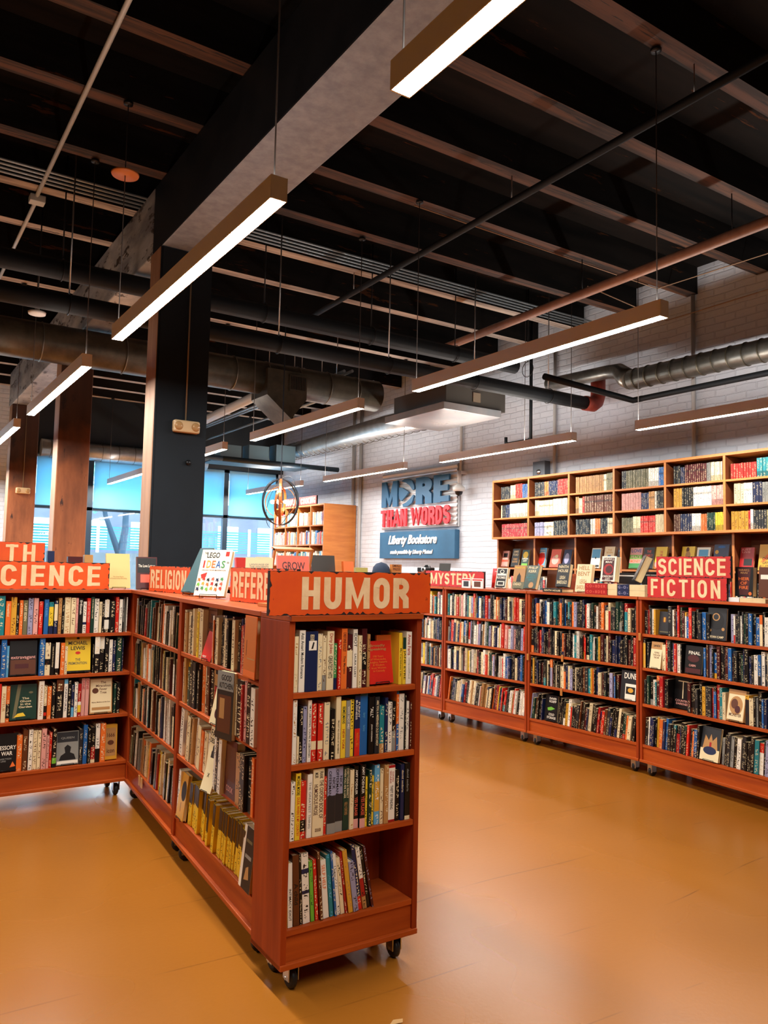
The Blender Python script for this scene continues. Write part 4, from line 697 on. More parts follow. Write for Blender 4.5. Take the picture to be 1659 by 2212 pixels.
# face-out books inside the right-hand cases
RG = 'face-out books inside the right-hand bookcases'
display(rc2[1] @ T(.26, .03, SH[0]), .15, .23, .02, 'black', [('t', 'DAVID\nKOEPP', .6, .82, .55, .2, 'white'), ('p', [(.2, .5), (.5, .56), (.8, .5), (.5, .42), (.25, .4)], 'lime'), ('t', 'COLD\nSTORAGE', .55, .2, .7, .22, 'white')], 'black thriller with a green shape titled Cold Storage', .1, group=RG)
display(rc2[1] @ T(1.125, .0, SH[1]), .15, .235, .02, 'charcoal', [('t', 'DUNE', .6, .82, .8, .2, 'white'), ('r', .3, .0, 1, .55, 'white'), ('r', .35, .2, .95, .45, 'black'), ('o', .65, .33, .18, .08, 'gold')], 'dark book titled DUNE with a white lower half', .12, group=RG)
display(rc3[1] @ T(.22, .03, SH[3]), .105, .18, .02, 'charcoal', [('o', .5, .65, .2, .14, 'brown'), ('r', .42, .55, .58, .75, 'gold'), ('r', .1, .1, .9, .14, 'olive')], 'small charcoal book with a glowing lantern on the top shelf', .1, group=RG)
display(rc3[1] @ T(.70, .03, SH[3]), .16, .235, .02, 'charcoal', [('o', .5, .6, .38, .28, 'black'), ('o', .45, .72, .2, .12, 'tan'), ('o', .45, .72, .14, .09, 'charcoal'), ('t', 'BRYAN CAMP', .5, .1, .8, .07, 'cream'), ('o', .15, .3, .08, .05, 'tan'), ('o', .85, .35, .08, .05, 'tan')], 'black book with tan swirls by the lettering CAMP', .1, group=RG)
display(rc3[1] @ T(.155, .0, SH[2]), .11, .21, .02, 'tan', [('r', 0, 0, 1, .72, 'cream'), ('t', 'FLYING\nTHROUGH\nTHE AIR', .55, .5, .65, .25, 'brown'), ('t', 'SANDS', .5, .85, .6, .08, 'black')], 'cream book titled Flying Through the Air', .16, group=RG)
display(rc3[1] @ T(.50, .02, SH[2]), .15, .21, .02, 'black', [('t', 'FINAL', .55, .75, .7, .12, 'white'), ('o', .5, .55, .35, .13, 'maroon'), ('t', 'CABIN', .45, .3, .4, .08, 'pink'), ('r', .05, .03, .95, .2, 'maroon')], 'black and maroon book with white brushed lettering', .1, group=RG)
display(rc3[1] @ T(.36, .07, SH[1]), .16, .245, .02, 'black', [('r', .47, .32, .52, .85, 'cream'), ('r', .2, .84, .8, .87, 'cream'), ('t', 'COUNTING\nDARKNESS', .5, .2, .85, .16, 'pink')], 'black book with a pale insect titled Counting Darkness', .08, False, group=RG)
display(rc3[1] @ T(.87, .0, SH[1]), .14, .22, .03, 'tan', [('r', .04, .04, .96, .85, 'cream'), ('o', .5, .5, .38, .3, 'tan'), ('o', .4, .55, .2, .16, 'brown'), ('o', .6, .38, .16, .12, 'maroon'), ('t', 'MONSTER', .5, .2, .7, .1, 'brown')], 'cream and brown patterned book on an easel', .2, group=RG)
display(rc3[1] @ T(.65, .0, SH[0]), .16, .24, .02, 'cream', [('r', 0, .35, 1, 1, 'charcoal'), ('p', [(.1, .35), (.9, .35), (.8, .75), (.6, .6), (.5, .8), (.4, .6), (.2, .75)], 'tan'), ('r', .45, .38, .56, .55, 'crimson'), ('o', .5, .3, .35, .12, 'navy')], 'book with pale figures over a white foot, bottom shelf', .2, group=RG)

# ------------------------------------------------------------------ wall shelving
ZR = [2.04, 2.293, 2.537, 2.775]
YD = [7.99, 7.30, 6.61, 5.93, 5.247, 4.56, 3.87]
Mw = T(7.0, YD[0], 0, -pi / 2)       # local x = towards the camera, y = into the wall
ww = YD[0] - YD[-1]; dx = [YD[0] - y for y in YD]
t = thing('wall_bookshelf', 'long honey wood shelving along the brick wall, upper tier of three rows', 'bookshelf', Mw)
MB().box((0, 0, 2.013), (ww, .30, 2.04)).obj('bottom_board', BIRCH, t, bevel=.002)
MB().box((0, 0, 2.775), (ww, .30, 2.803)).obj('top_board', BIRCH, t, bevel=.002)
MB().box((.0, .30, 2.014), (ww, .312, 2.80)).obj('back_panel', BIRCHSHADE, t)
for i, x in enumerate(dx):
    a = max(0, x - .013); MB().box((a, .001, 2.0405), (min(ww, a + .026), .299, 2.7745), fm=[0, 0, 0, 1, 0, 1]).obj('divider', [BIRCH, BIRCHSHADE], t)
    if i < 6:
        for z in ZR[1:3]: MB().box((x + .0135, .003, z - .02), (dx[i + 1] - .0135, .299, z)).obj('shelf_board', BIRCH, t)
Ml = T(7.07, YD[0] - .03, 0, -pi / 2)
t = thing('wall_cabinet', 'honey wood shelving below the wall shelves holding face-out novels', 'bookshelf', Ml)
MB().box((0, .29, .0), (ww, .30, 2.01)).obj('back_panel', BIRCHSHADE, t)
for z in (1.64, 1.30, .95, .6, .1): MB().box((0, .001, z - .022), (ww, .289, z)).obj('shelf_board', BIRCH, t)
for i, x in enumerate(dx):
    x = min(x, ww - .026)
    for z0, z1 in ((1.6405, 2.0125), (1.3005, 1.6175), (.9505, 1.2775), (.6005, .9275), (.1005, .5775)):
        MB().box((x, .001, z0), (x + .026, .289, z1), fm=[0, 0, 0, 1, 0, 1]).obj('divider', [BIRCH, BIRCHSHADE], t)
# sets of matching volumes in the bays (row from the top: list of (colour, count, width, height, segs))
SETS = {
    (0, 0): [('charcoal', 8, .02, .17), ('cream', 4, .02, .18), ('red', 5, .022, .19), ('blue', 5, .022, .18)], (0, 1): [('cream', 1, .02, .17), ('black', 3, .02, .17), ('navy', 3, .022, .17), ('white', 12, .026, .18)], (0, 2): [('crimson', 17, .026, .17)],
    (1, 0): [('charcoal', 7, .021, .18), ('orange', 2, .03, .18), ('navy', 6, .022, .18), ('red', 8, .021, .19)], (1, 1): [('cream', 3, .02, .2), ('cream', 8, .026, .19), ('white', 9, .026, .2)], (1, 2): [('lilac', 8, .02, .17), ('cream', 1, .14, .17), ('black', 12, .02, .18)],
    (2, 0): [('tan', 15, .026, .19), ('cream', 2, .02, .19), ('olive', 5, .02, .2)], (2, 1): [('tan', 2, .022, .2), ('cream', 1, .05, .18), ('red', 1, .03, .2), ('brown', 12, .034, .2)], (2, 2): [('black', 9, .024, .18), ('white', 3, .02, .18), ('orange', 3, .024, .18), ('black', 4, .024, .18), ('cream', 4, .022, .18)],
    (3, 0): [('black', 2, .03, .2), ('olive', 14, .02, .2), ('white', 5, .024, .2), ('blue', 3, .026, .2)], (3, 1): [('pink', 11, .028, .19), ('navy', 4, .03, .18), ('tan', 3, .028, .19), ('white', 1, .03, .19), ('black', 5, .026, .19)], (3, 2): [('olive', 8, .022, .17), ('cream', 4, .028, .18), ('red', 9, .024, .18), ('cream', 6, .024, .19)],
    (4, 0): [('black', 3, .03, .19), ('navy', 3, .02, .17), ('maroon', 11, .026, .19), ('grey', 2, .026, .19), ('cream', 6, .024, .19), ('brown', 1, .024, .2)], (4, 1): [('gold', 3, .03, .2), ('black', 5, .024, .2), ('white', 8, .024, .2), ('pink', 5, .026, .2)], (4, 2): [('brown', 3, .026, .18), ('navy', 5, .028, .18), ('white', 4, .026, .18), ('orange', 3, .024, .17), ('dark green', 4, .024, .18), ('yellow', 4, .026, .18)],
    (5, 0): [('red', 10, .024, .15), ('teal', 5, .028, .18), ('gold', 8, .022, .12)], (5, 1): [('cream', 3, .03, .2), ('white', 3, .026, .2), ('navy', 3, .028, .2), ('grey', 10, .026, .19)], (5, 2): [('gold', 5, .032, .18), ('crimson', 1, .02, .18), ('white', 1, .026, .19), ('charcoal', 5, .024, .18), ('olive', 9, .026, .18)]}
for (bx, rw), sets in SETS.items():
    tot = sum(n * w for _, n, w, _ in sets); x0 = dx[bx] + .085 if bx < 5 else dx[bx] + .05; x1 = dx[bx + 1] - .02; k = min(1.15, (x1 - x0) / tot); x = x1 - tot * k
    for c, n, w, h in sets:
        q = PAL[c]; sg = rd.choice((None, [(.3, q), (.1, tuple(v * .4 for v in q)), (.6, q)], [(.7, q), (.3, tuple(v * .45 for v in q))]))
        for _ in range(n):
            v = rd.uniform(.9, 1.08); sbook(Mw, x + .0015, [2.5375, 2.2935, 2.0405][rw], w * k - .0035, h + rd.uniform(-.002, .002), .14, tuple(a * v * .72 for a in q), dimk(PAL[ink_of(c)]), .03 + rd.uniform(0, .006), 0, sg); x += w * k
for i in range(6):
    for z in (1.301, .951, .601): fill(Ml, z, dx[i] + .03, dx[i + 1] - .02, MIXED, rd, gaps=(), hr=(.18, .235))

# face-out novels on the wall cabinet shelf, z 1.64
NOV = [(7.877, .115, .19, 'pink', [('r', 0, .3, 1, .45, 'coral'), ('r', .2, .6, .8, .85, 'black'), ('t', 'HE LEFT', .5, .5, .7, .1, 'white')], 'pink and black novel, farthest left', 0), (7.68, .125, .215, 'black', [('t', 'JAMIE\nFORD', .5, .75, .7, .3, 'cream'), ('t', 'THE MANY\nDAUGHTERS', .5, .35, .7, .25, 'tan')], 'black novel with large cream lettering', 0), (7.495, .12, .20, 'dark green', [('o', .5, .7, .35, .2, 'yellow'), ('t', 'GARDEN\nLADY', .5, .42, .8, .22, 'white'), ('r', .1, .05, .9, .2, 'lime')], 'green novel with white title, at the first divider', 0),
    (7.20, .135, .22, 'sky blue', [('o', .5, .45, .4, .35, 'red'), ('t', 'ANNA\nKARMA', .5, .82, .7, .2, 'white'), ('r', .1, 0, .9, .1, 'orange')], 'light blue novel with a big red figure', 0), (6.965, .15, .205, 'coral', [('o', .5, .4, .35, .25, 'pink'), ('o', .6, .6, .15, .1, 'cream')], 'coral pink novel leaning between two blue ones', .05), (6.77, .115, .2, 'navy', [('o', .45, .5, .3, .3, 'lilac')], 'navy novel beside the second divider', .05),
    (6.315, .125, .21, 'white', [('r', .05, .5, .95, .95, 'sky blue'), ('o', .5, .5, .06, .06, 'black'), ('r', .05, .05, .95, .15, 'black')], 'white and pale blue novel with a small bird', 0), (6.12, .135, .225, 'cream', [('t', 'THE\nSEVEN', .5, .78, .6, .2, 'gold'), ('r', .35, .25, .65, .6, 'blue')], 'cream novel with gold title and blue figures', 0), (5.985 - .04, .10, .21, 'charcoal', [('t', 'RAPHSODY', .5, .85, .8, .1, 'sky blue'), ('o', .6, .2, .35, .15, 'pink')], 'charcoal novel with small blue title', 0),
    (5.74, .15, .21, 'pink', [('t', 'LOVE', .5, .85, .8, .16, 'blue'), ('r', 0, .45, 1, .65, 'lime'), ('t', 'PEACE', .5, .55, .8, .13, 'cream'), ('r', 0, 0, 1, .25, 'green'), ('t', 'MONEY', .5, .35, .8, .13, 'orange')], 'pink and green novel titled LOVE', 0), (5.57, .125, .21, 'black', [('t', 'THE\nFAMILY\nCHAO', .5, .62, .75, .5, 'coral')], 'black novel titled The Family Chao', 0), (5.41, .13, .215, 'yellow', [('r', 0, 0, 1, .3, 'orange'), ('t', 'THIS\nTIME\nTOMORROW', .5, .62, .8, .4, 'coral'), ('o', .3, .2, .3, .15, 'pink')], 'yellow and orange novel left of the SCIENCE sign', 0),
    (5.08, .14, .215, 'yellow', [('o', .45, .85, .12, .12, 'brown'), ('o', .5, .6, .2, .2, 'tan')], 'yellow novel with a dark haired head, above the SCIENCE sign', 0), (4.90, .14, .205, 'white', [('r', .15, .6, .85, .9, 'sky blue')], 'white and blue novel above the SCIENCE sign', 0), (4.70, .15, .23, 'navy', [('o', .5, .9, .25, .05, 'blue'), ('o', .2, .7, .12, .08, 'gold')], 'navy novel above the right end of the SCIENCE sign', 0),
    (4.42, .13, .20, 'crimson', [('t', 'JUST\nLIVE', .4, .85, .7, .2, 'pink'), ('r', .3, .2, .9, .5, 'charcoal')], 'red novel right of the SCIENCE sign', 0), (4.215, .15, .225, 'gold', [('p', [(.1, .3), (.9, .95), (.95, .8), (.4, .35)], 'orange'), ('t', 'CHAIN\nGANG\nALL-STARS', .5, .3, .85, .4, 'black')], 'golden yellow novel titled Chain-Gang All-Stars', 0)]
for y, w, h, c, art, lab, tl in NOV:
    display(T(7.12, y, 1.6405, -pi / 2 - .0), w * 1.1, h * 1.13, .025, c, art, lab + ' on the wall shelf', .2 + tl, group='face-out novels on the wall shelf')

# ------------------------------------------------------------------ on top of the right-hand cases
TG = 'books displayed on top of the right-hand bookcases'
D_ = -pi / 2 + .05
def top_disp(y, x, *a, z=TOP, rz=D_, **k): display(T(x, y, z + .001, rz), *a, group=TG, **k)
top_disp(5.955, 5.33, .15, .205, .03, 'white', [('r', .06, .04, .94, .96, 'black'), ('r', .1, .62, .9, .72, 'white'), ('o', .5, .82, .2, .1, 'white'), ('o', .5, .82, .14, .07, 'black'), ('t', 'ROOMIES', .5, .52, .8, .12, 'white'), ('r', .15, .12, .85, .34, 'white'), ('r', .25, .16, .75, .3, 'black')], 'black and white patterned book standing right of the MYSTERY sign', .2)
top_disp(5.70, 5.33, .155, .235, .03, 'olive', [('r', 0, .3, 1, 1, 'tan'), ('t', 'PHANTOM', .5, .9, .8, .07, 'yellow'), ('p', [(.3, .3), (.35, .55), (.45, .62), (.5, .7), (.56, .62), (.66, .55), (.7, .3)], 'black'), ('t', 'DEAD', .45, .2, .65, .1, 'cream')], 'olive book lettered DEAD with a dark seated figure', .18)
top_disp(5.53, 5.32, .155, .235, .045, 'dark green', [('t', 'PHILIP\nKERR', .5, .82, .75, .26, 'cream'), ('t', 'GREEKS\nBEARING\nGIFTS', .5, .48, .75, .28, 'teal'), ('o', .6, .15, .2, .13, 'tan')], 'dark green thick book tilted on its easel beside the DEAD book', .3)
top_disp(5.10, 5.31, .145, .215, .045, 'black', [('t', 'NINTH\nHOUSE', .5, .78, .8, .3, 'cream'), ('t', 'LEIGH\nBARDUGO', .5, .3, .8, .35, 'cream')], 'black book titled NINTH HOUSE standing on a flat book', .2, z=TOP + .036)
top_disp(4.85, 5.31, .165, .25, .04, 'cream', [('t', 'HELL\nBENT', .5, .76, .8, .36, 'tan'), ('t', 'LEIGH\nBARDUGO', .5, .27, .8, .36, 'tan'), ('o', .3, .5, .05, .04, 'white')], 'tall cream book titled HELL BENT', .16)
top_disp(4.575, 5.32, .15, .22, .06, 'white', [('r', .12, .06, .88, .94, 'maroon'), ('t', 'SARAH J.\nMAAS', .5, .83, .7, .2, 'white'), ('o', .5, .48, .34, .22, 'crimson'), ('o', .55, .48, .24, .15, 'maroon'), ('t', 'CRESCENT\nCITY', .5, .15, .75, .18, 'white')], 'thick maroon and white book titled CITY on top of the red stack', .14, z=TOP + .098)
display(T(5.32, 4.30, TOP + .101, -pi / 2 - .75), .15, .225, .06, 'charcoal', [('o', .5, .55, .38, .28, 'grey'), ('o', .5, .55, .28, .2, 'charcoal'), ('t', 'EARTH', .5, .2, .7, .14, 'grey')], 'grey book seen edge-on, tilted on top of the blue stack', .42, group=TG)
def flat_book(y0, y1, x0, x1, z, h, c, title, tc, label, pages_side=True):
    M = T(x0, y0, z, -pi / 2 + .02); w = y0 - y1; d = x1 - x0
    m = MB(); m.box((0, 0, 0), (w, .003, h), col=PAL[c]); m.box((0, .003, 0), (w, d, .003), col=PAL[c]); m.box((0, .003, h - .003), (w, d, h), col=PAL[c])
    o = m.obj('book', BOOK, M=M); MB().box((.003, .0032, .0032), (w - .003, d - .003, h - .0032)).obj('pages', PAPER, o)
    if title: MB().add(fit_text(title, w * .85, h * .5, bold=.015), Matrix.Translation((w / 2, -.0006, h / 2)) @ FRONT).obj('spine_title', INKM(tc), o)
    tag(o, label, 'book', 'books lying flat on the right-hand cases')
flat_book(5.24, 5.005, 5.215, 5.37, TOP + .001, .034, 'black', 'NINTH HOUSE', 'cream', 'black book lying flat under the standing NINTH HOUSE book')
flat_book(4.74, 4.50, 5.225, 5.42, TOP + .001, .047, 'crimson', 'C O ~ 8 D E R', 'coral', 'red book lying flat, lower of the two under the maroon CITY book')
flat_book(4.74, 4.50, 5.225, 5.42, TOP + .0485, .047, 'crimson', 'C O ~ 8 D E R', 'coral', 'red book lying flat, upper of the two under the maroon CITY book')
flat_book(4.39, 4.275, 5.23, 5.42, TOP + .001, .047, 'navy', 'G - O -', 'lilac', 'navy book lying flat, lower of the blue pair')
flat_book(4.39, 4.275, 5.23, 5.42, TOP + .0485, .047, 'navy', 'G - O -', 'lilac', 'navy book lying flat, upper of the blue pair')
for i, (a, b_, lab) in enumerate([(4.495, 4.40, 'tan page block between the red and the navy stacks'), (4.27, 4.12, 'wide tan page block right of the navy stack')]):
    for k in range(2):
        tag(MB().box((0, 0, 0), (a - b_, .16, .0465)).obj('book', PAPER, M=T(5.235, a, TOP + .001 + k * .0475, -pi / 2)), lab + (', lower one' if k == 0 else ', upper one'), 'book', 'books lying flat on the right-hand cases')
display(T(5.24, 3.27, TOP + .032, -pi / 2 - .04), .14, .21, .05, 'black', [('p', [(.12, .95), (.88, .95), (.75, .05), (.25, .05)], 'maroon'), ('t', 'SARAH J.\nMAAS', .5, .85, .6, .16, 'tan'), ('t', 'HEIR\nOF\nFIRE', .5, .45, .6, .4, 'orange'), ('o', .85, .1, .09, .06, 'orange')], 'black book titled HEIR OF FIRE, right of the FICTION sign', .05, False, group=TG)
display(T(5.24, 3.09, TOP + .032, -pi / 2 - .04), .14, .21, .05, 'brown', [('r', .1, .6, .9, .75, 'white')], 'brown book at the right edge of the photo beside HEIR OF FIRE', .05, False, group=TG)
tag(MB().box((0, 0, 0), (.115, .16, .029)).obj('book', WHITEP, M=T(5.185, 3.38, TOP + .001, -pi / 2 - .08)), 'white slim volume lying under the HEIR OF FIRE book, left one', 'book', 'books lying flat on the right-hand cases')
tag(MB().box((0, 0, 0), (.20, .16, .029)).obj('book', PAPER, M=T(5.175, 3.26, TOP + .001, -pi / 2 - .08)), 'tan page block lying under the HEIR OF FIRE book', 'book', 'books lying flat on the right-hand cases')
for y, w, c2, lab in ((6.33, .13, 'pink', 'small white box standing on the case below the letter R of MYSTERY'), (6.15, .16, 'pink', 'small white card with a red picture standing below the letter Y of MYSTERY')):
    m = MB(); m.box((-w / 2, 0, 0), (w / 2, .012, .10)); o = m.obj('postcard_box', WHITEP, M=T(5.20, y, TOP + .001, D_)); tag(o, lab, 'card')
    MB().quad([(-w * .3, -.0006, .015), (w * .3, -.0006, .015), (w * .3, -.0006, .07), (-w * .3, -.0006, .07)]).obj('picture', INKM('brown' if w > .14 else 'charcoal'), o)
    MB().quad([(-w * .45, -.0006, .078), (w * .45, -.0006, .078), (w * .45, -.0006, .092), (-w * .45, -.0006, .092)]).obj('red_heading', INKM('red'), o)
display(T(5.42, 6.10, TOP + .001, -pi / 2), .17, .20, .015, 'red', [('t', 'CALENDAR', .5, .85, .6, .06, 'white')], 'plain red book behind the end of the MYSTERY sign', .1, group=TG)
display(T(5.5, 5.40, TOP + .001, -pi / 2), .16, .19, .03, 'brown', [], 'brown book in shade behind the dark green thick one', .1, False, group=TG)
for y0, lab in ((5.30, 'plain reddish wood board standing behind the books, left of NINTH HOUSE'),):
    tag(MB().box((0, 0, 0), (.36, .012, .17)).obj('wood_board', CHERRYX, M=T(5.52, y0 + .12, TOP + .001, -pi / 2 + .03), bevel=.002), lab, 'board')
for y0, w, h, lab in ((4.62, .2, .19, 'black file box behind the CITY book'), (4.36, .17, .2, 'black box standing behind the edge-on grey book'), (4.12, .14, .18, 'black box left of the FICTION sign')):
    m = MB(); m.box((0, 0, 0), (w, .06, h)); o = m.obj('black_box', BLACK, M=T(5.50, y0, TOP + .001, -pi / 2), bevel=.003); tag(o, lab, 'box'); MB().box((.01, -.001, h - .03), (w - .01, -.0002, h - .02)).obj('label_strip', WHITEP, o)

# ------------------------------------------------------------------ section signs
def sign(M, w, h, t, text, paint, box, label, bold=.03, seed=1, letters=None):
    """M at the bottom left corner of the face, face towards -y; box = (x0,x1,z0,z1) fractions of the lettering"""
    rs = random.Random(seed); o = MB().box((0, 0, 0), (w, t, h)).obj('section_sign', BOARD, M=M)
    def jag(a, b, n, s):
        out = []
        for i in range(n):
            f = i / n; j = rs.uniform(0, .003) if rs.random() < .8 else rs.uniform(.004, .012)
            out.append((a[0] + (b[0] - a[0]) * f + s[0] * j, a[1] + (b[1] - a[1]) * f + s[1] * j))
        return out
    P = jag((0, 0), (w, 0), 60, (0, 1)) + jag((w, 0), (w, h), 18, (-1, 0)) + jag((w, h), (0, h), 60, (0, -1)) + jag((0, h), (0, 0), 18, (1, 0))
    m = MB(); n = len(P); m.v = [(x, -.0012, z) for x, z in P] + [(x, -.0001, z) for x, z in P]; m.face(list(range(n)), 0)
    for i in range(n): m.face([i, n + i, n + (i + 1) % n, (i + 1) % n], 0)
    m.obj('painted_face', paint, o)
    m = MB(); x0, x1, z0, z1 = box
    m.add(fit_glyphs(text, (x1 - x0) * w, (z1 - z0) * h, bold, .13 + (letters or 0)), Matrix.Translation(((x0 + x1) / 2 * w, -.0022, (z0 + z1) / 2 * h)) @ FRONT); m.obj('lettering', LETTER, o)
    return tag(o, label, 'sign')
sign(T(1.268, 2.700, TOP + .001, -.003), .752, .170, .019, 'HUMOR', ORANGEP, (.18, .85, .13, .87), 'wide orange sign reading HUMOR on the end bookcase', .22, 3)
sign(T(.29, 5.575, TOP + .001), 1.115, .182, .02, 'SCIENCE', ORANGEP, (.28, .945, .13, .88), 'orange sign reading SCIENCE on the left bookcase', .19, 4, .05)
sign(T(.30, 5.60, TOP + .1835), .685, .125, .02, 'HEALTH', ORANGEP, (.05, .915, -.0, .88), 'orange sign ending in TH above the SCIENCE sign', .19, 5, .12)
sign(T(1.60, 5.30, TOP + .001, -pi / 2 + .12), .60, .170, .03, 'RELIGION', ORANGEP, (.04, .92, .13, .86), 'narrow looking orange sign reading RELIGION seen at a slant', .2, 6)
sign(T(1.605, 3.90, TOP + .001, -pi / 2 + .03), .72, .175, .02, 'REFERENCE', ORANGEP, (.05, .95, .12, .88), 'orange sign reading REFERENCE, partly hidden by the HUMOR sign', .2, 7)
sign(T(5.28, 7.14, TOP + .001, -pi / 2), 1.0, .172, .02, 'MYSTERY', REDP, (.09, .86, .14, .86), 'red sign reading MYSTERY', .2, 8)
sign(T(5.225, 4.085, TOP + .001, -pi / 2 - .08), .735, .165, .02, 'FICTION', REDP, (.05, .93, .1, .9), 'lower red sign reading FICTION', .18, 9, .1)
sign(T(5.232, 4.005, TOP + .167, -pi / 2 - .08), .68, .158, .02, 'SCIENCE', REDP, (.03, .94, .1, .9), 'upper red sign reading SCIENCE stacked on the FICTION sign', .18, 10, .02)
# things on the left cases
LG = 'books displayed on the left-hand bookcases'
display(T(1.478, 5.60, TOP + .001, .05), .165, .245, .018, 'straw', [('t', 'The Great Physics\nof Consciousness Everything', .5, .3, .7, .09, 'tan')], 'plain pale yellow book on the corner of the left bookcases', .2, group=LG)
display(T(1.62, 5.42, TOP + .001, -.1), .14, .225, .018, 'maroon', [('r', .06, .5, .95, .96, 'black'), ('t', 'The Love Letters', .5, .72, .8, .09, 'white'), ('r', .2, .2, .7, .45, 'coral')], 'dark brown book with white script left of the RELIGION sign', .2, group=LG)
display(T(1.585, 4.50, TOP + .001, -pi / 2 + .12), .17, .29, .035, 'deep teal', [('r', 0, 0, 1, 1, 'charcoal'), ('r', .01, .01, .99, .99, 'deep teal')], 'plain dark teal book leaning behind the colourful ideas book', .42, group=LG)
display(T(1.575, 4.13, TOP + .001, -.86), .185, .27, .03, 'white', [('t', 'THE', .14, .92, .1, .05, 'black'), ('t', 'LEGO', .4, .88, .42, .12, 'black'), ('r', .8, .86, .92, .96, 'red'), ('t', 'I', .14, .68, .05, .16, 'red'), ('t', 'D', .3, .68, .14, .16, 'gold'), ('t', 'E', .46, .68, .12, .16, 'orange'), ('t', 'A', .62, .68, .16, .16, 'blue'), ('t', 'S', .78, .68, .12, .16, 'green'), ('t', 'BOOK', .93, .72, .08, .04, 'black'), ('t', 'UNLOCK YOUR IMAGINATION', .5, .55, .8, .025, 'brown'), ('p', [(.1, .45), (.3, .5), (.28, .4), (.15, .36)], 'red')] +
    [('p', [(.08 + .15 * (i % 6) + u * .06, .34 - .10 * (i // 6) + .02 * (i % 2) + v * .045) for u, v in ((-1, -1 + .3 * (i % 3)), (-.2, -.3), (.3, -1), (.9, -.2 + .2 * (i % 2)), (.5, .4), (.7, 1), (-.1, .6), (-.8, .9 - .2 * (i % 4)), (-.5, .1))], ['orange', 'green', 'black', 'gold', 'navy', 'red', 'lime', 'coral'][(i * 5) % 8]) for i in range(18)], 'white ideas book with a rainbow title and many small figures', .34, group=LG)
display(T(1.80, 3.98, TOP + .001, -.5), .15, .225, .02, 'cream', [('t', 'LANGUAGE OF\nTHE ANCIENTS', .5, .8, .7, .1, 'grey')], 'cream book behind the ideas book, only its top showing', .15, group=LG)
o = MB().box((0, 0, 0), (.10, .05, .016)).obj('small_wood_tray', BIRCH, M=T(1.52, 3.36, TOP + .001, -1.5), bevel=.001); tag(o, 'small pale wooden tray lying at the foot of the REFERENCE sign', 'tray')
for i in range(3):
    tag(MB().box((0, 0, 0), (.24, .16, .014)).box((.004, .0, .0141), (.236, .16, .0165)).obj('book', [PAPER], M=T(.62 + .004 * i, 5.74, TOP + .3225 - .0 + i * .0168, .02 * i) if False else T(.98 + .004 * i, 5.78, TOP + .001 + i * .017, .02 * i)), 'pale booklet in a small pile behind the SCIENCE sign, %s of three' % ('bottom', 'middle', 'top')[i], 'book', 'pile of booklets behind the science sign')
# far row seen over the island: on the two back cases (y 6.28)
BT = TOP + .001
BG = 'things on the back bookcases'
display(T(3.22, 6.33, BT, -.05), .31, .275, .03, 'coral', [('r', .0, .0, 1, 1, 'tan'), ('r', .005, .005, .995, .995, 'coral'), ('t', 'GROW', .5, .66, .72, .26, 'maroon')], 'wide coral book titled GROW above the HUMOR sign', .2, group='face-out books on the back cases')
# wooden sloping stand behind GROW
m = MB()
for x in (-.20, .18): m.box((x, 0, 0), (x + .02, .03, .36), Matrix.Translation((0, .14, 0)) @ RX(.32))
m.box((-.2, .0, .34), (.2, .07, .36), Matrix.Translation((0, .14, 0)) @ RX(.32)); m.box((-.2, .06, 0), (.2, .26, .02))
tag(m.obj('wooden_display_stand', BIRCH, M=T(3.27, 6.425, BT)), 'sloping honey wood display stand behind the GROW book', 'display stand')
t = thing('laptop', 'dark open laptop screen right of the GROW book', 'laptop', T(3.60, 6.40, BT, -.1))
MB().box((-.12, -.1, 0), (.12, .08, .015)).obj('keyboard_base', BLACK, t); MB().box((-.12, 0, 0), (.12, .008, .285), Matrix.Translation((0, .08, .016)) @ RX(-.2)).obj('screen', mat('dark_screen', hx('3c3834'), .3), t)
for (x, w, h, c, lab, z) in ((2.74, .15, .245, 'red', 'red book on the back case left of the REFERENCE sign end', 0), (2.93, .14, .255, 'cream', 'cream book standing left of the GROW book', 0), (3.80, .12, .235, 'orange', 'orange book with red spine right of the laptop', 0)):
    display(T(x, 6.34, BT, .1), w, h, .03, c, [('r', .1, .5, .9, .52, 'tan'), ('r', .1, .6, .7, .62, 'tan')], lab, .12, group='face-out books on the back cases')
for i in range(3):
    tag(MB().box((0, 0, 0), (.13, .16, .062)).obj('book', [mat('lime_cover', hx('b8b060'), .5)], M=T(3.88, 6.36, BT + i * .0625)), 'yellow green book in the pile behind the HUMOR sign, %s of three' % ('bottom', 'middle', 'top')[i], 'book', 'yellow green book pile')
m = MB().lathe([(.088, 0), (.09, .05), (.08, .1), (.05, .135), (0, .15)], n=20); m.quad([(-.07, -.085, .01), (.07, -.085, .01), (.05, -.15, .0), (-.05, -.15, 0)])
cp = m.obj('baseball_cap', mat('navy_cloth', hx('1c2c44'), .8), M=T(4.21, 6.43, BT + .095)); tag(cp, 'navy cap resting on a hat block above the HUMOR sign', 'cap')
tag(MB().lathe([(.0, 0), (.07, 0), (.07, .093), (0, .093)], n=16).obj('hat_block', BIRCH, M=T(4.21, 6.43, BT)), 'round wooden block carrying the navy cap', 'block')
t = thing('wooden_word_block', 'small honey wood block with cut letters right of the navy cap', 'sign', T(4.345, 6.36, BT)); MB().box((-.055, 0, 0), (.06, .04, .225)).obj('block', BIRCH, t); MB().add(fit_text('SMALL\nPRESS', .1, .06, bold=.02), Matrix.Translation((0, -.001, .195)) @ FRONT).obj('lettering', INKM('brown'), t)
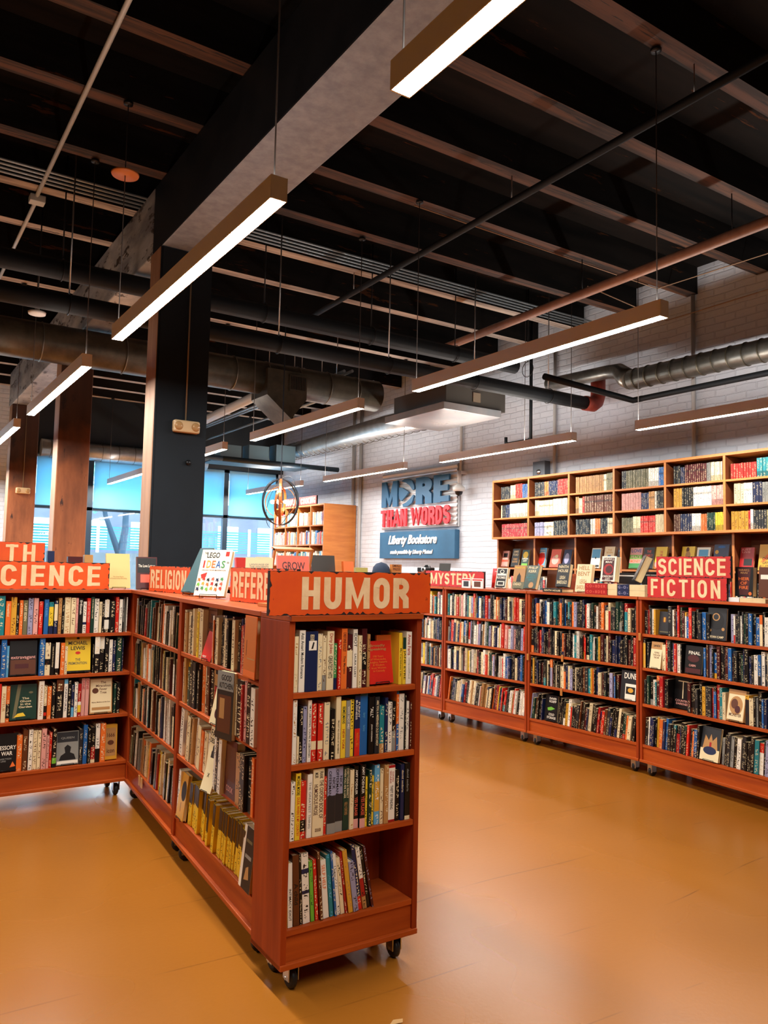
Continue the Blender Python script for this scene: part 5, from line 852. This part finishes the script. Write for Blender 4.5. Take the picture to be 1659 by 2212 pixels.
# black tablet and a label gun on the case left of MYSTERY
t = thing('tablet', 'dark tablet standing on the case left of the MYSTERY sign', 'tablet', T(5.40, 6.98, TOP + .001, -pi / 2 + .2)); MB().box((-.08, 0, 0), (.08, .008, .255), RX(-.12)).obj('screen', mat('dark_screen', hx('1c2638'), .3), t); MB().box((-.08, -.02, 0), (.08, .09, .006)).obj('foot', BLACK, t)
t = thing('camera', 'black and white toy camera on the case left of the tablet', 'camera', T(5.36, 7.30, TOP + .001, -pi / 2 + .2))
MB().box((-.09, 0, 0), (.09, .1, .15)).obj('case', CHERRYX, t, bevel=.003); MB().box((-.1, .0, .1505), (.1, .09, .205)).obj('body', BLACK, t, bevel=.01); MB().lathe([(0, 0), (.03, 0), (.028, .03), (.02, .03)], M=T(.02, 0, .178) @ RX(pi / 2)).obj('lens', CHROME, t); MB().lathe([(.0, .03), (.03, .025), (.045, 0)], M=T(.02, .045, .206)).obj('flash_dome', BLACK, t)
# behind the SCIENCE sign: dark books peeking
for x, h, w, c, lab in ((1.06, .25, .045, 'navy', 'dark book peeking up right of the TH sign'), (1.22, .215, .10, 'maroon', 'dark red book peeking over the SCIENCE sign'), (1.31, .23, .06, 'tan', 'tan book peeking over the SCIENCE sign beside the yellow book')):
    display(T(x, 5.76, BT, .1), w, h, .03, c, [], lab, .08, False, group='books behind the SCIENCE sign')

# ------------------------------------------------------------------ far cooking shelves against the brick wall
Mc = T(6.72, 14.2, 0, -pi / 2); cw = 2.05; cdp = .66
t = thing('cooking_bookshelf', 'tall honey wood cube shelving under the COOKING sign', 'bookshelf', Mc)
for x in (0, cw - .025): MB().box((x, 0, 0), (x + .025, cdp, 2.725)).obj('side_panel', BIRCH, t)
MB().box((.0255, 0, 2.70), (cw - .0255, cdp, 2.725)).obj('top_board', BIRCH, t); MB().box((.0255, .32, 0), (cw - .0255, .33, 2.699)).obj('back_panel', CHERRYX, t)
for z in (.4, .8, 1.2, 1.62, 2.0, 2.35): MB().box((.0255, 0, z - .022), (cw - .0255, .319, z)).obj('shelf_board', BIRCH, t)
for i in range(1, 4):
    for z0, z1 in ((1.6205, 1.9775), (2.0005, 2.3275), (2.3505, 2.6995)): MB().box((i * cw / 4 - .012, .001, z0), (i * cw / 4 + .012, .319, z1)).obj('divider', BIRCH, t)
LIGHTP = ['white'] * 7 + ['cream'] * 3 + ['sky blue', 'red', 'orange', 'blue', 'pink', 'teal', 'lilac']
for i in range(4):
    for z in (1.6205, 2.0005, 2.3505): fill(Mc, z, i * cw / 4 + .03, (i + 1) * cw / 4 - .02, LIGHTP, rd, hr=(.2, .26), hmax=.3, wr=(.02, .04))
sign(Mc @ T(.45, .0, 2.7255), 1.30, .16, .03, 'COOKING COOKING', REDP, (.04, .97, .15, .85), 'pinkish red sign reading COOKING COOKING on the far shelves', .2, 12)

SBO = SB.obj('packed_books', BOOK); tag(SBO, 'tightly packed books filling the corner case, right-hand cases, wall shelves and far shelves', 'books', kind='stuff')

# ------------------------------------------------------------------ MORE THAN WORDS wall sign
Mg = T(XW - .06, 11.22, 0, -pi / 2); SW = 2.05
t = thing('store_sign', 'wall sign of blue and red cut-out letters reading MORE THAN WORDS on corrugated metal', 'sign', Mg)
m = MB(); n = 60; z0, z1 = 2.245, 3.20
for i in range(n):
    a = z0 + (z1 - z0) * i / n; b_ = z0 + (z1 - z0) * (i + 1) / n; ya = .012 * cos(i * 2 * pi / 4.3); yb = .012 * cos((i + 1) * 2 * pi / 4.3)
    m.quad([(0, ya, a), (SW, ya, a), (SW, yb, b_), (0, yb, b_)], sm=False)
m.box((0, .02, z0), (SW, .05, z1)); m.obj('corrugated_panel', CORR, t)
MB().box((0, -.035, 1.76), (SW, .055, 2.20)).obj('blue_board', SIGNBLUE, t, bevel=.004)
def cut(s, x0, x1, a, b_, mt, nm, bold=.04, ext=None, y=-.05, sh=0, parent=None, thick=.03):
    v, f, *_ = text_vf(s, bold=bold, shear=sh, ext=.1, res=6)
    xs = [p[0] for p in v]; ys = [p[1] for p in v]; sx = (x1 - x0) / (max(xs) - min(xs)); sy = (b_ - a) / (max(ys) - min(ys))
    vv = [((p[0] - min(xs)) * sx, (p[1] - min(ys)) * sy, p[2] * thick / .2) for p in v]
    return MB().add((vv, f), Matrix.Translation((x0, y, a)) @ FRONT).obj(nm, mt, parent or t)
def cutg(s_, x0, x1, a, b_, mt, nm, sw): MB().add(fit_glyphs(s_, x1 - x0, b_ - a, sw, .08, .03), Matrix.Translation(((x0 + x1) / 2, -.065, (a + b_) / 2)) @ FRONT).obj(nm, mt, t)
cutg('M', .07, .55, 2.62, 3.05, MBLUE, 'letter_m', .25); cutg('R', 1.07, 1.50, 2.62, 3.05, MBLUE, 'letter_r', .25); cutg('E', 1.54, 1.93, 2.62, 3.05, MBLUE, 'letter_e', .24)
def prism(P, y0, y1):
    m = MB(); n = len(P); m.v = [(x, y0, z) for x, z in P] + [(x, y1, z) for x, z in P]; m.face(list(range(n))); m.face(list(reversed(range(n, 2 * n))))
    for i in range(n): m.face([i, n + i, n + (i + 1) % n, (i + 1) % n])
    return m
def oc(x, z): return (.59 + x * .44, 2.60 + z * .46)
prism([oc(*p) for p in ((.15, .93), (.35, 1.0), (.62, 1.0), (.85, .9), (.98, .72), (1, .6), (.9, .56), (.7, .74), (.45, .86))], -.065, -.035).obj('letter_o_arc', MBLUE, t)
prism([oc(*p) for p in ((.02, .72), (.22, .7), (.62, .52), (.55, .44), (.18, .22), (.04, .3), (0, .5))], -.065, -.035).obj('letter_o_arrow', MBLUE, t)
prism([oc(*p) for p in ((.3, .0), (.6, .02), (.85, .12), (.98, .36), (.92, .4), (.75, .28), (.5, .16), (.25, .1))], -.065, -.035).obj('letter_o_base', MBLUE, t)
cutg('THAN WORDS', .06, 1.95, 2.285, 2.575, MRED, 'red_letters', .21)
cut('Liberty Bookstore', .28, 1.62, 1.95, 2.14, WHITEL, 'script_lettering', .03, y=-.043, sh=.35, thick=.012)
cut('made possible by Liberty Mutual', .34, 1.52, 1.815, 1.90, WHITEL, 'small_script_lettering', .03, y=-.043, sh=.35, thick=.012)

# ------------------------------------------------------------------ ducts and pipes
def pipe(name, pts, r, mt, label, cat='pipe', n=12, group=None):
    return tag(MB().tube(pts, r, n).obj(name, mt), label, cat, group)
def ribs(o, p0, p1, r, step, mt, nm='seam_ring', w=.006):
    p0, p1 = Vector(p0), Vector(p1); L_ = (p1 - p0).length; d = (p1 - p0) / L_; k = step / 2
    while k < L_:
        m = MB(); m.tube([p0 + d * (k - w), p0 + d * (k - w * .5), p0 + d * (k + w * .5), p0 + d * (k + w)], [r, r + .008, r + .008, r], 24, cap=False); k += step; m.obj(nm, mt, o)
d = MB().tube([(-6.4, 8.62, 3.86), (5.5, 8.62, 3.86)], .20, 32).obj('ventilation_duct', GALVD); tag(d, 'long dull round duct crossing the shop behind the black column', 'duct')
ribs(d, (-6.4, 8.62, 3.86), (5.5, 8.62, 3.86), .20, .42, GALV)
t = thing('air_diffuser', 'angular sheet metal outlet with grille hanging on the round duct', 'air outlet', T(4.1, 8.60, 3.85))
m = MB(); P = [(-.35, -.2, -.30), (.05, -.2, -.62), (.30, -.2, -.30), (.30, -.2, .1), (-.35, -.2, .1)]
m.v = [(x * .8, -.24, z * .8) for x, _, z in P] + [(x * .8, .22, z * .8) for x, _, z in P]; m.face([0, 1, 2, 3, 4]); m.face([9, 8, 7, 6, 5])
for i in range(5): m.face([i, 5 + i, 5 + (i + 1) % 5, (i + 1) % 5])
m.obj('metal_box', GALVD, t); m = MB(); m.box((.0, -.262, -.16), (.22, -.242, .04)); m.obj('grille_frame', GALVD, t)
m = MB()
for i in range(9): m.box((.015 + i * .023, -.268, -.14), (.022 + i * .023, -.2625, .02))
m.obj('grille_bars', BLACK, t)
pipe('black_main_pipe', [(-6.4, 6.36, 3.60), (7.10, 6.36, 3.60)], .078, BLACKP, 'thick black pipe running from the left side to a red elbow at the brick wall')
t = tag(MB().tube([(7.0, 6.36, 3.60), (7.14, 6.36, 3.60), (7.20, 6.36, 3.64), (7.23, 6.36, 3.72), (7.23, 6.36, 3.95)], .088, 16).obj('pipe_elbow', noisy('red_primer', hx('9a3a28'), hx('7c2c20'), (8, 8, 8))), 'rusty red pipe elbow at the end of the thick black pipe', 'pipe fitting')
pipe('black_branch_pipe', [(-6.4, 6.70, 3.98), (6.2, 6.70, 3.98)], .085, BLACKP, 'second thick black pipe just above and behind the first')
pipe('sprinkler_pipe', [(4.05, 8.1, 4.42), (3.90, 1.0, 4.42)], .028, BLACKP, 'thin black pipe under the joists right of the girder')
pipe('pink_pipe', [(5.70, 7.4, 4.28), (5.52, 2.2, 4.28)], .045, noisy('dusty_pink_pipe', hx('b08a78'), hx('94705f'), (4, 4, 4)), 'dusty pink pipe running below the joists towards the upper right')
pipe('thin_wall_pipe', [(6.95, 5.55, 3.50), (6.95, 1.5, 3.50)], .032, BLACKP, 'black pipe along the brick wall under the spiral duct')
pipe('thin_cross_pipe', [(5.6, 5.62, 3.56), (6.95, 5.62, 3.50), (6.95, 5.50, 3.50)], .034, BLACKP, 'short black cross pipe joining the pipe along the brick wall')
d = MB().tube([(6.9, 5.6, 3.72), (6.9, 1.0, 3.68)], .11, 24).obj('spiral_duct', GALV); tag(d, 'silver spiral duct along the brick wall at the right', 'duct'); ribs(d, (6.9, 5.6, 3.72), (6.9, 1.0, 3.68), .11, .16, GALVD)
d = MB().tube([(6.9, 5.6, 3.72), (6.95, 5.72, 3.78), (7.0, 5.85, 3.88), (7.05, 6.05, 3.92), (7.05, 7.0, 3.95)], [.11, .11, .09, .08, .08], 20).obj('duct_elbow', GALV); tag(d, 'silver duct offset continuing behind the red elbow', 'duct')
d = MB().tube([(6.72, 8.85, 3.80), (6.75, 10.2, 3.84), (6.95, 15.0, 3.86)], [.17, .17, .15], 28).obj('pale_spiral_duct', noisy('bright_duct', hx('c0c6c8'), hx('a4acb0'), (5, 5, 5), rough=(.25, .4), metal=.7)); tag(d, 'bright spiral duct running to the windows above the store sign', 'duct')
ribs(d, (6.75, 9.0, 3.81), (6.95, 14.9, 3.86), .165, .2, GALV)
d = MB().tube([(2.5, 15.09, 3.64), (5.6, 15.09, 3.64)], .16, 24).obj('window_duct', noisy('bright_duct', (0, 0, 0), (0, 0, 0))); tag(d, 'bright round duct above the window blinds', 'duct'); ribs(d, (2.5, 15.09, 3.64), (5.6, 15.09, 3.64), .16, .3, GALV)
t = thing('fan_coil_unit', 'boxy air handling unit with a pale drip pan above the store sign', 'air conditioner', T(5.75, 7.47, 3.55))
MB().box((0, 0, 0), (.93, 1.3, .09), fm=[0, 0, 0, 0, 0, 0]).obj('drip_pan', noisy('pale_pan_metal', hx('c0b8b4'), hx('9fa4a8'), (2, 2, 2), rough=(.2, .4), metal=.4), t, bevel=.004)
MB().box((.08, .06, .0905), (1.05, 1.2, .34)).obj('cabinet', mat('grey_brown_cabinet', hx('54504a'), .5), t); MB().box((.5, .045, .16), (.62, .0595, .28)).obj('access_cover', mat('beige_cover', hx('8c7c68'), .5), t)
pipe('sprinkler_drop', [(6.9, 7.16, 4.949), (6.9, 7.16, 3.27), (6.9, 7.20, 3.25), (6.9, 7.58, 3.25), (6.9, 7.62, 3.27), (6.9, 7.62, 3.34)], .022, BLACKP, 'black pipe dropping to a sprinkler head right of the air unit')
tag(MB().tube([(5.0, 12.7, 3.42), (7.3, 12.7, 3.42)], .045, 12).tube([(3.9, 12.7, 3.44), (5.0, 12.7, 3.42)], .045, 12).obj('dark_rail', mat('dark_teal_pipe', hx('243c4c'), .5)), 'dark horizontal pipe ending at the brick wall above the COOKING sign', 'pipe')
pipe('far_white_pipe', [(4.6, 8.95, 4.10), (4.6, 14.9, 3.95)], .07, mat('pale_pipe', hx('c4ccd0'), .4), 'pale pipe running to the windows right of the black column')
for i, (x, z) in enumerate([(5.0, 4.12), (5.12, 4.14), (5.45, 4.05)]):
    pipe('steel_conduit', [(x, 8.6, z), (x, 14.8, z)], .02, mat('steel_conduit', hx('98a4aa'), .35, .5), 'steel conduit running to the windows beside the pale pipe', group='conduits to the windows')
for x, z in ((4.6, 4.12), (5.0, 4.14), (5.12, 4.16), (5.45, 4.07)): tag(MB().tube([(x, 10.035, z), (x, 10.035, 4.649)], .005, 6).obj('conduit_hanger', CHROME), 'thin rod holding a conduit or pale pipe near the windows', 'hanger', 'conduit hangers')
for i in range(4):
    pipe('thin_conduit', [(-6.4, 6.42 + i * .07, 4.638), (7.2, 6.42 + i * .07, 4.638)], .011, mat('steel_conduit', (0, 0, 0)), 'thin steel conduit of the bundle of four under the joists', 'conduit', 8, 'bundle of four conduits')
pipe('white_conduit', [(1.01, 1.2, 4.633), (1.01, 6.9, 4.633)], .016, mat('white_conduit', hx('c8d0d2'), .35), 'bright white conduit crossing the joists at the upper left', 'conduit')
tag(MB().box((-.06, -.05, -.06), (.06, .05, .0)).obj('junction_box', mat('white_conduit', (0, 0, 0)), M=T(1.02, 6.95, 4.649), bevel=.006), 'white junction box at the far end of the bright conduit', 'junction box')
pipe('white_conduit', [(1.02, 7.0, 4.633), (1.02, 9.2, 4.633)], .016, mat('white_conduit', (0, 0, 0)), 'white conduit continuing beyond the junction box', 'conduit')
for z, c in ((4.575, 'orange'),):
    tag(MB().lathe([(0, 0), (.085, 0), (.09, .012), (0, .014)], n=28).obj('ceiling_plate', mat('orange_ceiling_plate', hx('c87030'), .5), M=T(1.275, 5.125, 4.14)), 'round orange plate around the far cable of the long lamp left of the girder', 'ceiling plate')
tag(MB().lathe([(0, 0), (.07, 0), (.075, .02), (.02, .03), (.02, .2), (0, .2)], n=28).obj('smoke_detector', WHITEP, M=T(1.12, 7.3, 3.75)), 'white round smoke detector hanging over the left part of the shop', 'smoke detector')
pipe('detector_rod', [(1.12, 7.3, 3.951), (1.12, 7.3, 4.949)], .006, BLACK, 'thin rod holding the round smoke detector', 'rod')
RODS = [(x, y, z) for y, z in ((6.36, 3.68), (6.70, 4.07)) for x in (.3, 1.2, 3.0, 4.2, 5.3, 6.4)]
for x, y, z in RODS:
    o = MB().tube([(x, y, z), (x, y, 4.949)], .006, 6).obj('pipe_hanger', CHROME if y < 6.5 else BLACK); r = .085 if y < 6.5 else .092
    cz = 3.60 if y < 6.5 else 3.98
    MB().tube([(x, y + r * sin(a * pi / 8), cz + r * cos(a * pi / 8)) for a in range(17)], .004, 6).obj('ring', BLACK, o)
    tag(o, 'threaded rod with ring carrying one of the thick black pipes', 'pipe hanger', 'pipe hangers of the black pipes')
for x in (-3, -1, .9, 2.9, 4.9): tag(MB().tube([(x, 8.62, 4.06), (x, 8.62, 4.949)], .006, 6).obj('duct_hanger', CHROME), 'thin rod holding up the long round duct', 'duct hanger', 'duct hangers')
for y in (3.555, 5.175): tag(MB().tube([(5.55 + (y - 2.2) * .035, y, 4.32), (5.55 + (y - 2.2) * .035, y, 4.64)], .005, 6).obj('pipe_hanger', BLACK), 'rod holding the dusty pink pipe', 'pipe hanger', 'hangers of the pink pipe')
for y in (2.745, 4.365, 6.795): tag(MB().tube([(3.94 + (y - 2) * .02, y, 4.44), (3.94 + (y - 2) * .02, y, 4.64)], .005, 6).obj('pipe_hanger', CHROME), 'short rod holding the thin black pipe under the joists', 'pipe hanger', 'hangers of the thin black pipe')
pipe('thin_cable', [(3.66, 5.2, 4.635), (6.88, 5.24, 4.635), (6.99, 2.5, 4.635)], .006, mat('tan_cable', hx('9c7c60'), .5), 'thin tan cable running along the joists at the right', 'cable', 6)
pipe('thin_cable', [(6.2, 5.6, 4.62), (7.25, 5.40, 4.40), (7.17, 2.6, 4.40)], .006, mat('tan_cable', (0, 0, 0)), 'thin tan cable strung near the brick wall at the upper right', 'cable', 6)
# conduits and boxes on the brick wall
for y, lab in ((7.20, 'between the lamp ends'), (5.15, 'right of the long lamp by the wall'), (12.0, 'left of the store sign, nearer one'), (12.25, 'left of the store sign, farther one'), (9.12, 'right of the store sign')):
    z0 = 2.81 if y < 8 else (3.0 if y < 9.5 else 0)
    pipe('wall_conduit', [(XW - .035, y, z0), (XW - .035, y, 4.64)], .03 if y > 11 else .022, mat('wall_pipe_paint', hx('b8b8b6'), .5), 'painted vertical conduit on the brick wall ' + lab, 'conduit')
t = thing('electrical_box', 'grey square electrical box on the brick wall above the shelves', 'electrical box', T(XW - .002, 7.42, 2.90, -pi / 2)); MB().box((-.11, -.1, -.12), (.11, 0, .14)).obj('case', mat('grey_box_paint', hx('5c6670'), .4), t, bevel=.004); MB().lathe([(0, .02), (.03, .015), (.035, 0)], M=T(0, -.1, 0) @ RX(pi / 2)).obj('round_knob', CHROME, t)
t = thing('security_camera', 'white dome security camera on a wall arm right of the store sign', 'security camera', T(XW - .15, 9.02, 2.76)); MB().tube([(0, 0, .30), (.01, 0, .1)], .03, 12).obj('arm', WHITEP, t); MB().lathe([(.03, .1), (.09, .05), (.09, 0), (.06, -.01)], n=20).obj('housing', WHITEP, t); MB().lathe([(.06, -.01), (.05, -.05), (0, -.08)], n=20).obj('dome', BLACK, t); MB().box((.0, -.02, .26), (.148, .02, .3)).obj('wall_bracket', WHITEP, t)
for i, (x, h) in enumerate([(5.2, .26), (5.75, .3), (6.3, .36)]): tag(MB().box((x, 13.3, 3.66 - .2), (x + .4, 13.6, 3.66 + h - .15)).obj('equipment_box', mat('grey_teal_box', hx('6c8894'), .5), bevel=.004), 'grey equipment box above the dark horizontal pipe near the windows', 'equipment box', 'equipment boxes near the windows')
tag(MB().box((5.0, 13.2, 3.44), (6.9, 13.7, 3.458)).obj('equipment_shelf', mat('dark_teal_pipe', (0, 0, 0))), 'dark hanging shelf carrying grey equipment boxes near the windows', 'shelf')

# ------------------------------------------------------------------ ring chandelier
t = thing('ring_chandelier', 'orb chandelier of dark and copper rings with glowing bulbs near the windows', 'chandelier', T(3.93, 8.90, 2.42))
t.location = (3.93 * 1.0, 8.15, 2.33)
COPPER = mat('copper_ring', hx('b8683c'), .35, .6); DKR = mat('dark_ring', hx('2c3640'), .4, .3)
for i, (rr, rz, tilt, mt) in enumerate([(.27, .3, 0, DKR), (.27, 1.1, 0, COPPER), (.265, 2.0, 0, DKR), (.32, 1.6, .25, DKR), (.17, .8, .1, COPPER), (.18, 2.4, 0, BIRCH)]):
    m = MB(); n = 40
    for k in range(n):
        a, b_ = 2 * pi * k / n, 2 * pi * (k + 1) / n; wd = .014 if rr < .3 else .003
        for r0 in (rr, rr - .004): m.quad([(r0 * sin(a), -wd, r0 * cos(a)), (r0 * sin(a), wd, r0 * cos(a)), (r0 * sin(b_), wd, r0 * cos(b_)), (r0 * sin(b_), -wd, r0 * cos(b_))], sm=True)
        for y in (-wd, wd): m.quad([(rr * sin(a), y, rr * cos(a)), ((rr - .004) * sin(a), y, (rr - .004) * cos(a)), ((rr - .004) * sin(b_), y, (rr - .004) * cos(b_)), (rr * sin(b_), y, rr * cos(b_))])
    m.obj('ring', mt, t, M=Matrix.Rotation(rz, 4, 'Z') @ RX(tilt))
MB().tube([(0, 0, -.1), (0, 0, 2.31)], .007, 8).obj('hanging_rod', DKR, t)
BULB = mat('warm_bulb', (1, .8, .5), .4, emit=(1, .62, .28), es=14)
for i in range(5):
    a = i * 2 * pi / 5; sock = MB().tube([(0, 0, 0), (.05 * cos(a), .05 * sin(a), 0)], .01, 8).obj('socket', COPPER, t)
    MB().lathe([(0, 0), (.012, .005), (.024, .035), (.018, .06), (0, .068)], M=Matrix.Translation((.05 * cos(a), .05 * sin(a), 0)) @ Matrix.Rotation(a, 4, 'Z') @ RY(pi / 2), n=14).obj('bulb', BULB, sock)

# ------------------------------------------------------------------ a scrap of paper on the floor, things outside
tag(MB().quad([(0, 0, 0), (.05, .004, .001), (.055, .018, .006), (.02, .022, .004)]).obj('paper_scrap', mat('kraft_paper', hx('c89a60'), .8), M=T(1.62, 2.36, .002, -.3)), 'tiny torn paper scrap on the floor in front of the HUMOR case', 'paper scrap')
struct(MB().box((-30, YW + .31, -.12), (60, 90, -.02)).obj('floor', noisy('pale_pavement', hx('4c5456'), hx('404648'), (.5, .5, .5))))
m = MB().box((-10, 29.8, -.02), (40, 30.1, 1.95)); tag(m.obj('retaining_wall', noisy('grey_concrete', hx('54565a'), hx('484a4e'), (1, 1, 1))), 'grey concrete wall across the street', 'wall')
t = thing('street_fence', 'teal slatted fence on top of the concrete wall across the street', 'fence', T(0, 29.9, 1.952))
m = MB()
for i in range(9): m.box((-10, 0, .1 + i * .1), (40, .03, .165 + i * .1))
m.obj('slats', mat('teal_fence_paint', hx('14605f'), .5), t)
for x in range(-8, 40, 3): MB().box((x, -.05, 0), (x + .1, -.001, 1.1)).obj('post', WHITEP, t)
t = thing('street_tree', 'bare forked tree on the pavement seen through the window left of the black column', 'tree', T(6.35, 24, 0))
MB().tube([(0, 0, -.02), (0, 0, 1.8), (.1, 0, 2.6), (.1, 0, 5)], [.16, .13, .1, .04], 10).tube([(0, 0, 1.7), (-.5, 0, 3.0), (-.9, 0, 5)], [.1, .07, .03], 8).obj('trunk', mat('pale_bark', hx('283c4c'), .8), t)
rt = random.Random(3)
m = MB()
for i in range(700):
    a = rt.random() * 6.28; r = rt.random() ** .5 * 1.7; c = Vector((-.3 + r * cos(a), r * sin(a) * .6, 4 + rt.uniform(-.9, 1.2))); u = Vector((rt.uniform(-1, 1), rt.uniform(-1, 1), rt.uniform(-1, 1))).normalized() * .07; w = u.cross(Vector((rt.random(), rt.random(), 1))).normalized() * .05
    m.quad([c - u - w, c + u - w, c + u + w, c - u + w])
m.obj('foliage', mat('pale_leaves', hx('9cc8b8'), .7), t)
t = thing('street_building', 'pale building with square windows across the street', 'building', T(0, 45, 0))
MB().box((-10, 0, -.02), (45, 8, 9)).obj('wall', noisy('lavender_brick', hx('545668'), hx('484c5c'), (1, 1, 1)), t)
for i in range(9):
    for z in (2.4, 5.2): f = MB().box((2 + i * 2.6, -.05, z), (3.3 + i * 2.6, -.001, z + 1.5)).obj('window', WHITEP, t); MB().box((2.08 + i * 2.6, -.06, z + .08), (3.22 + i * 2.6, -.0505, z + 1.42)).obj('pane', mat('pale_pane', hx('b8dce8'), .1), f)
print('BOOKS', NBOOK, 'easels', NE, 'objects', len(bpy.data.objects))
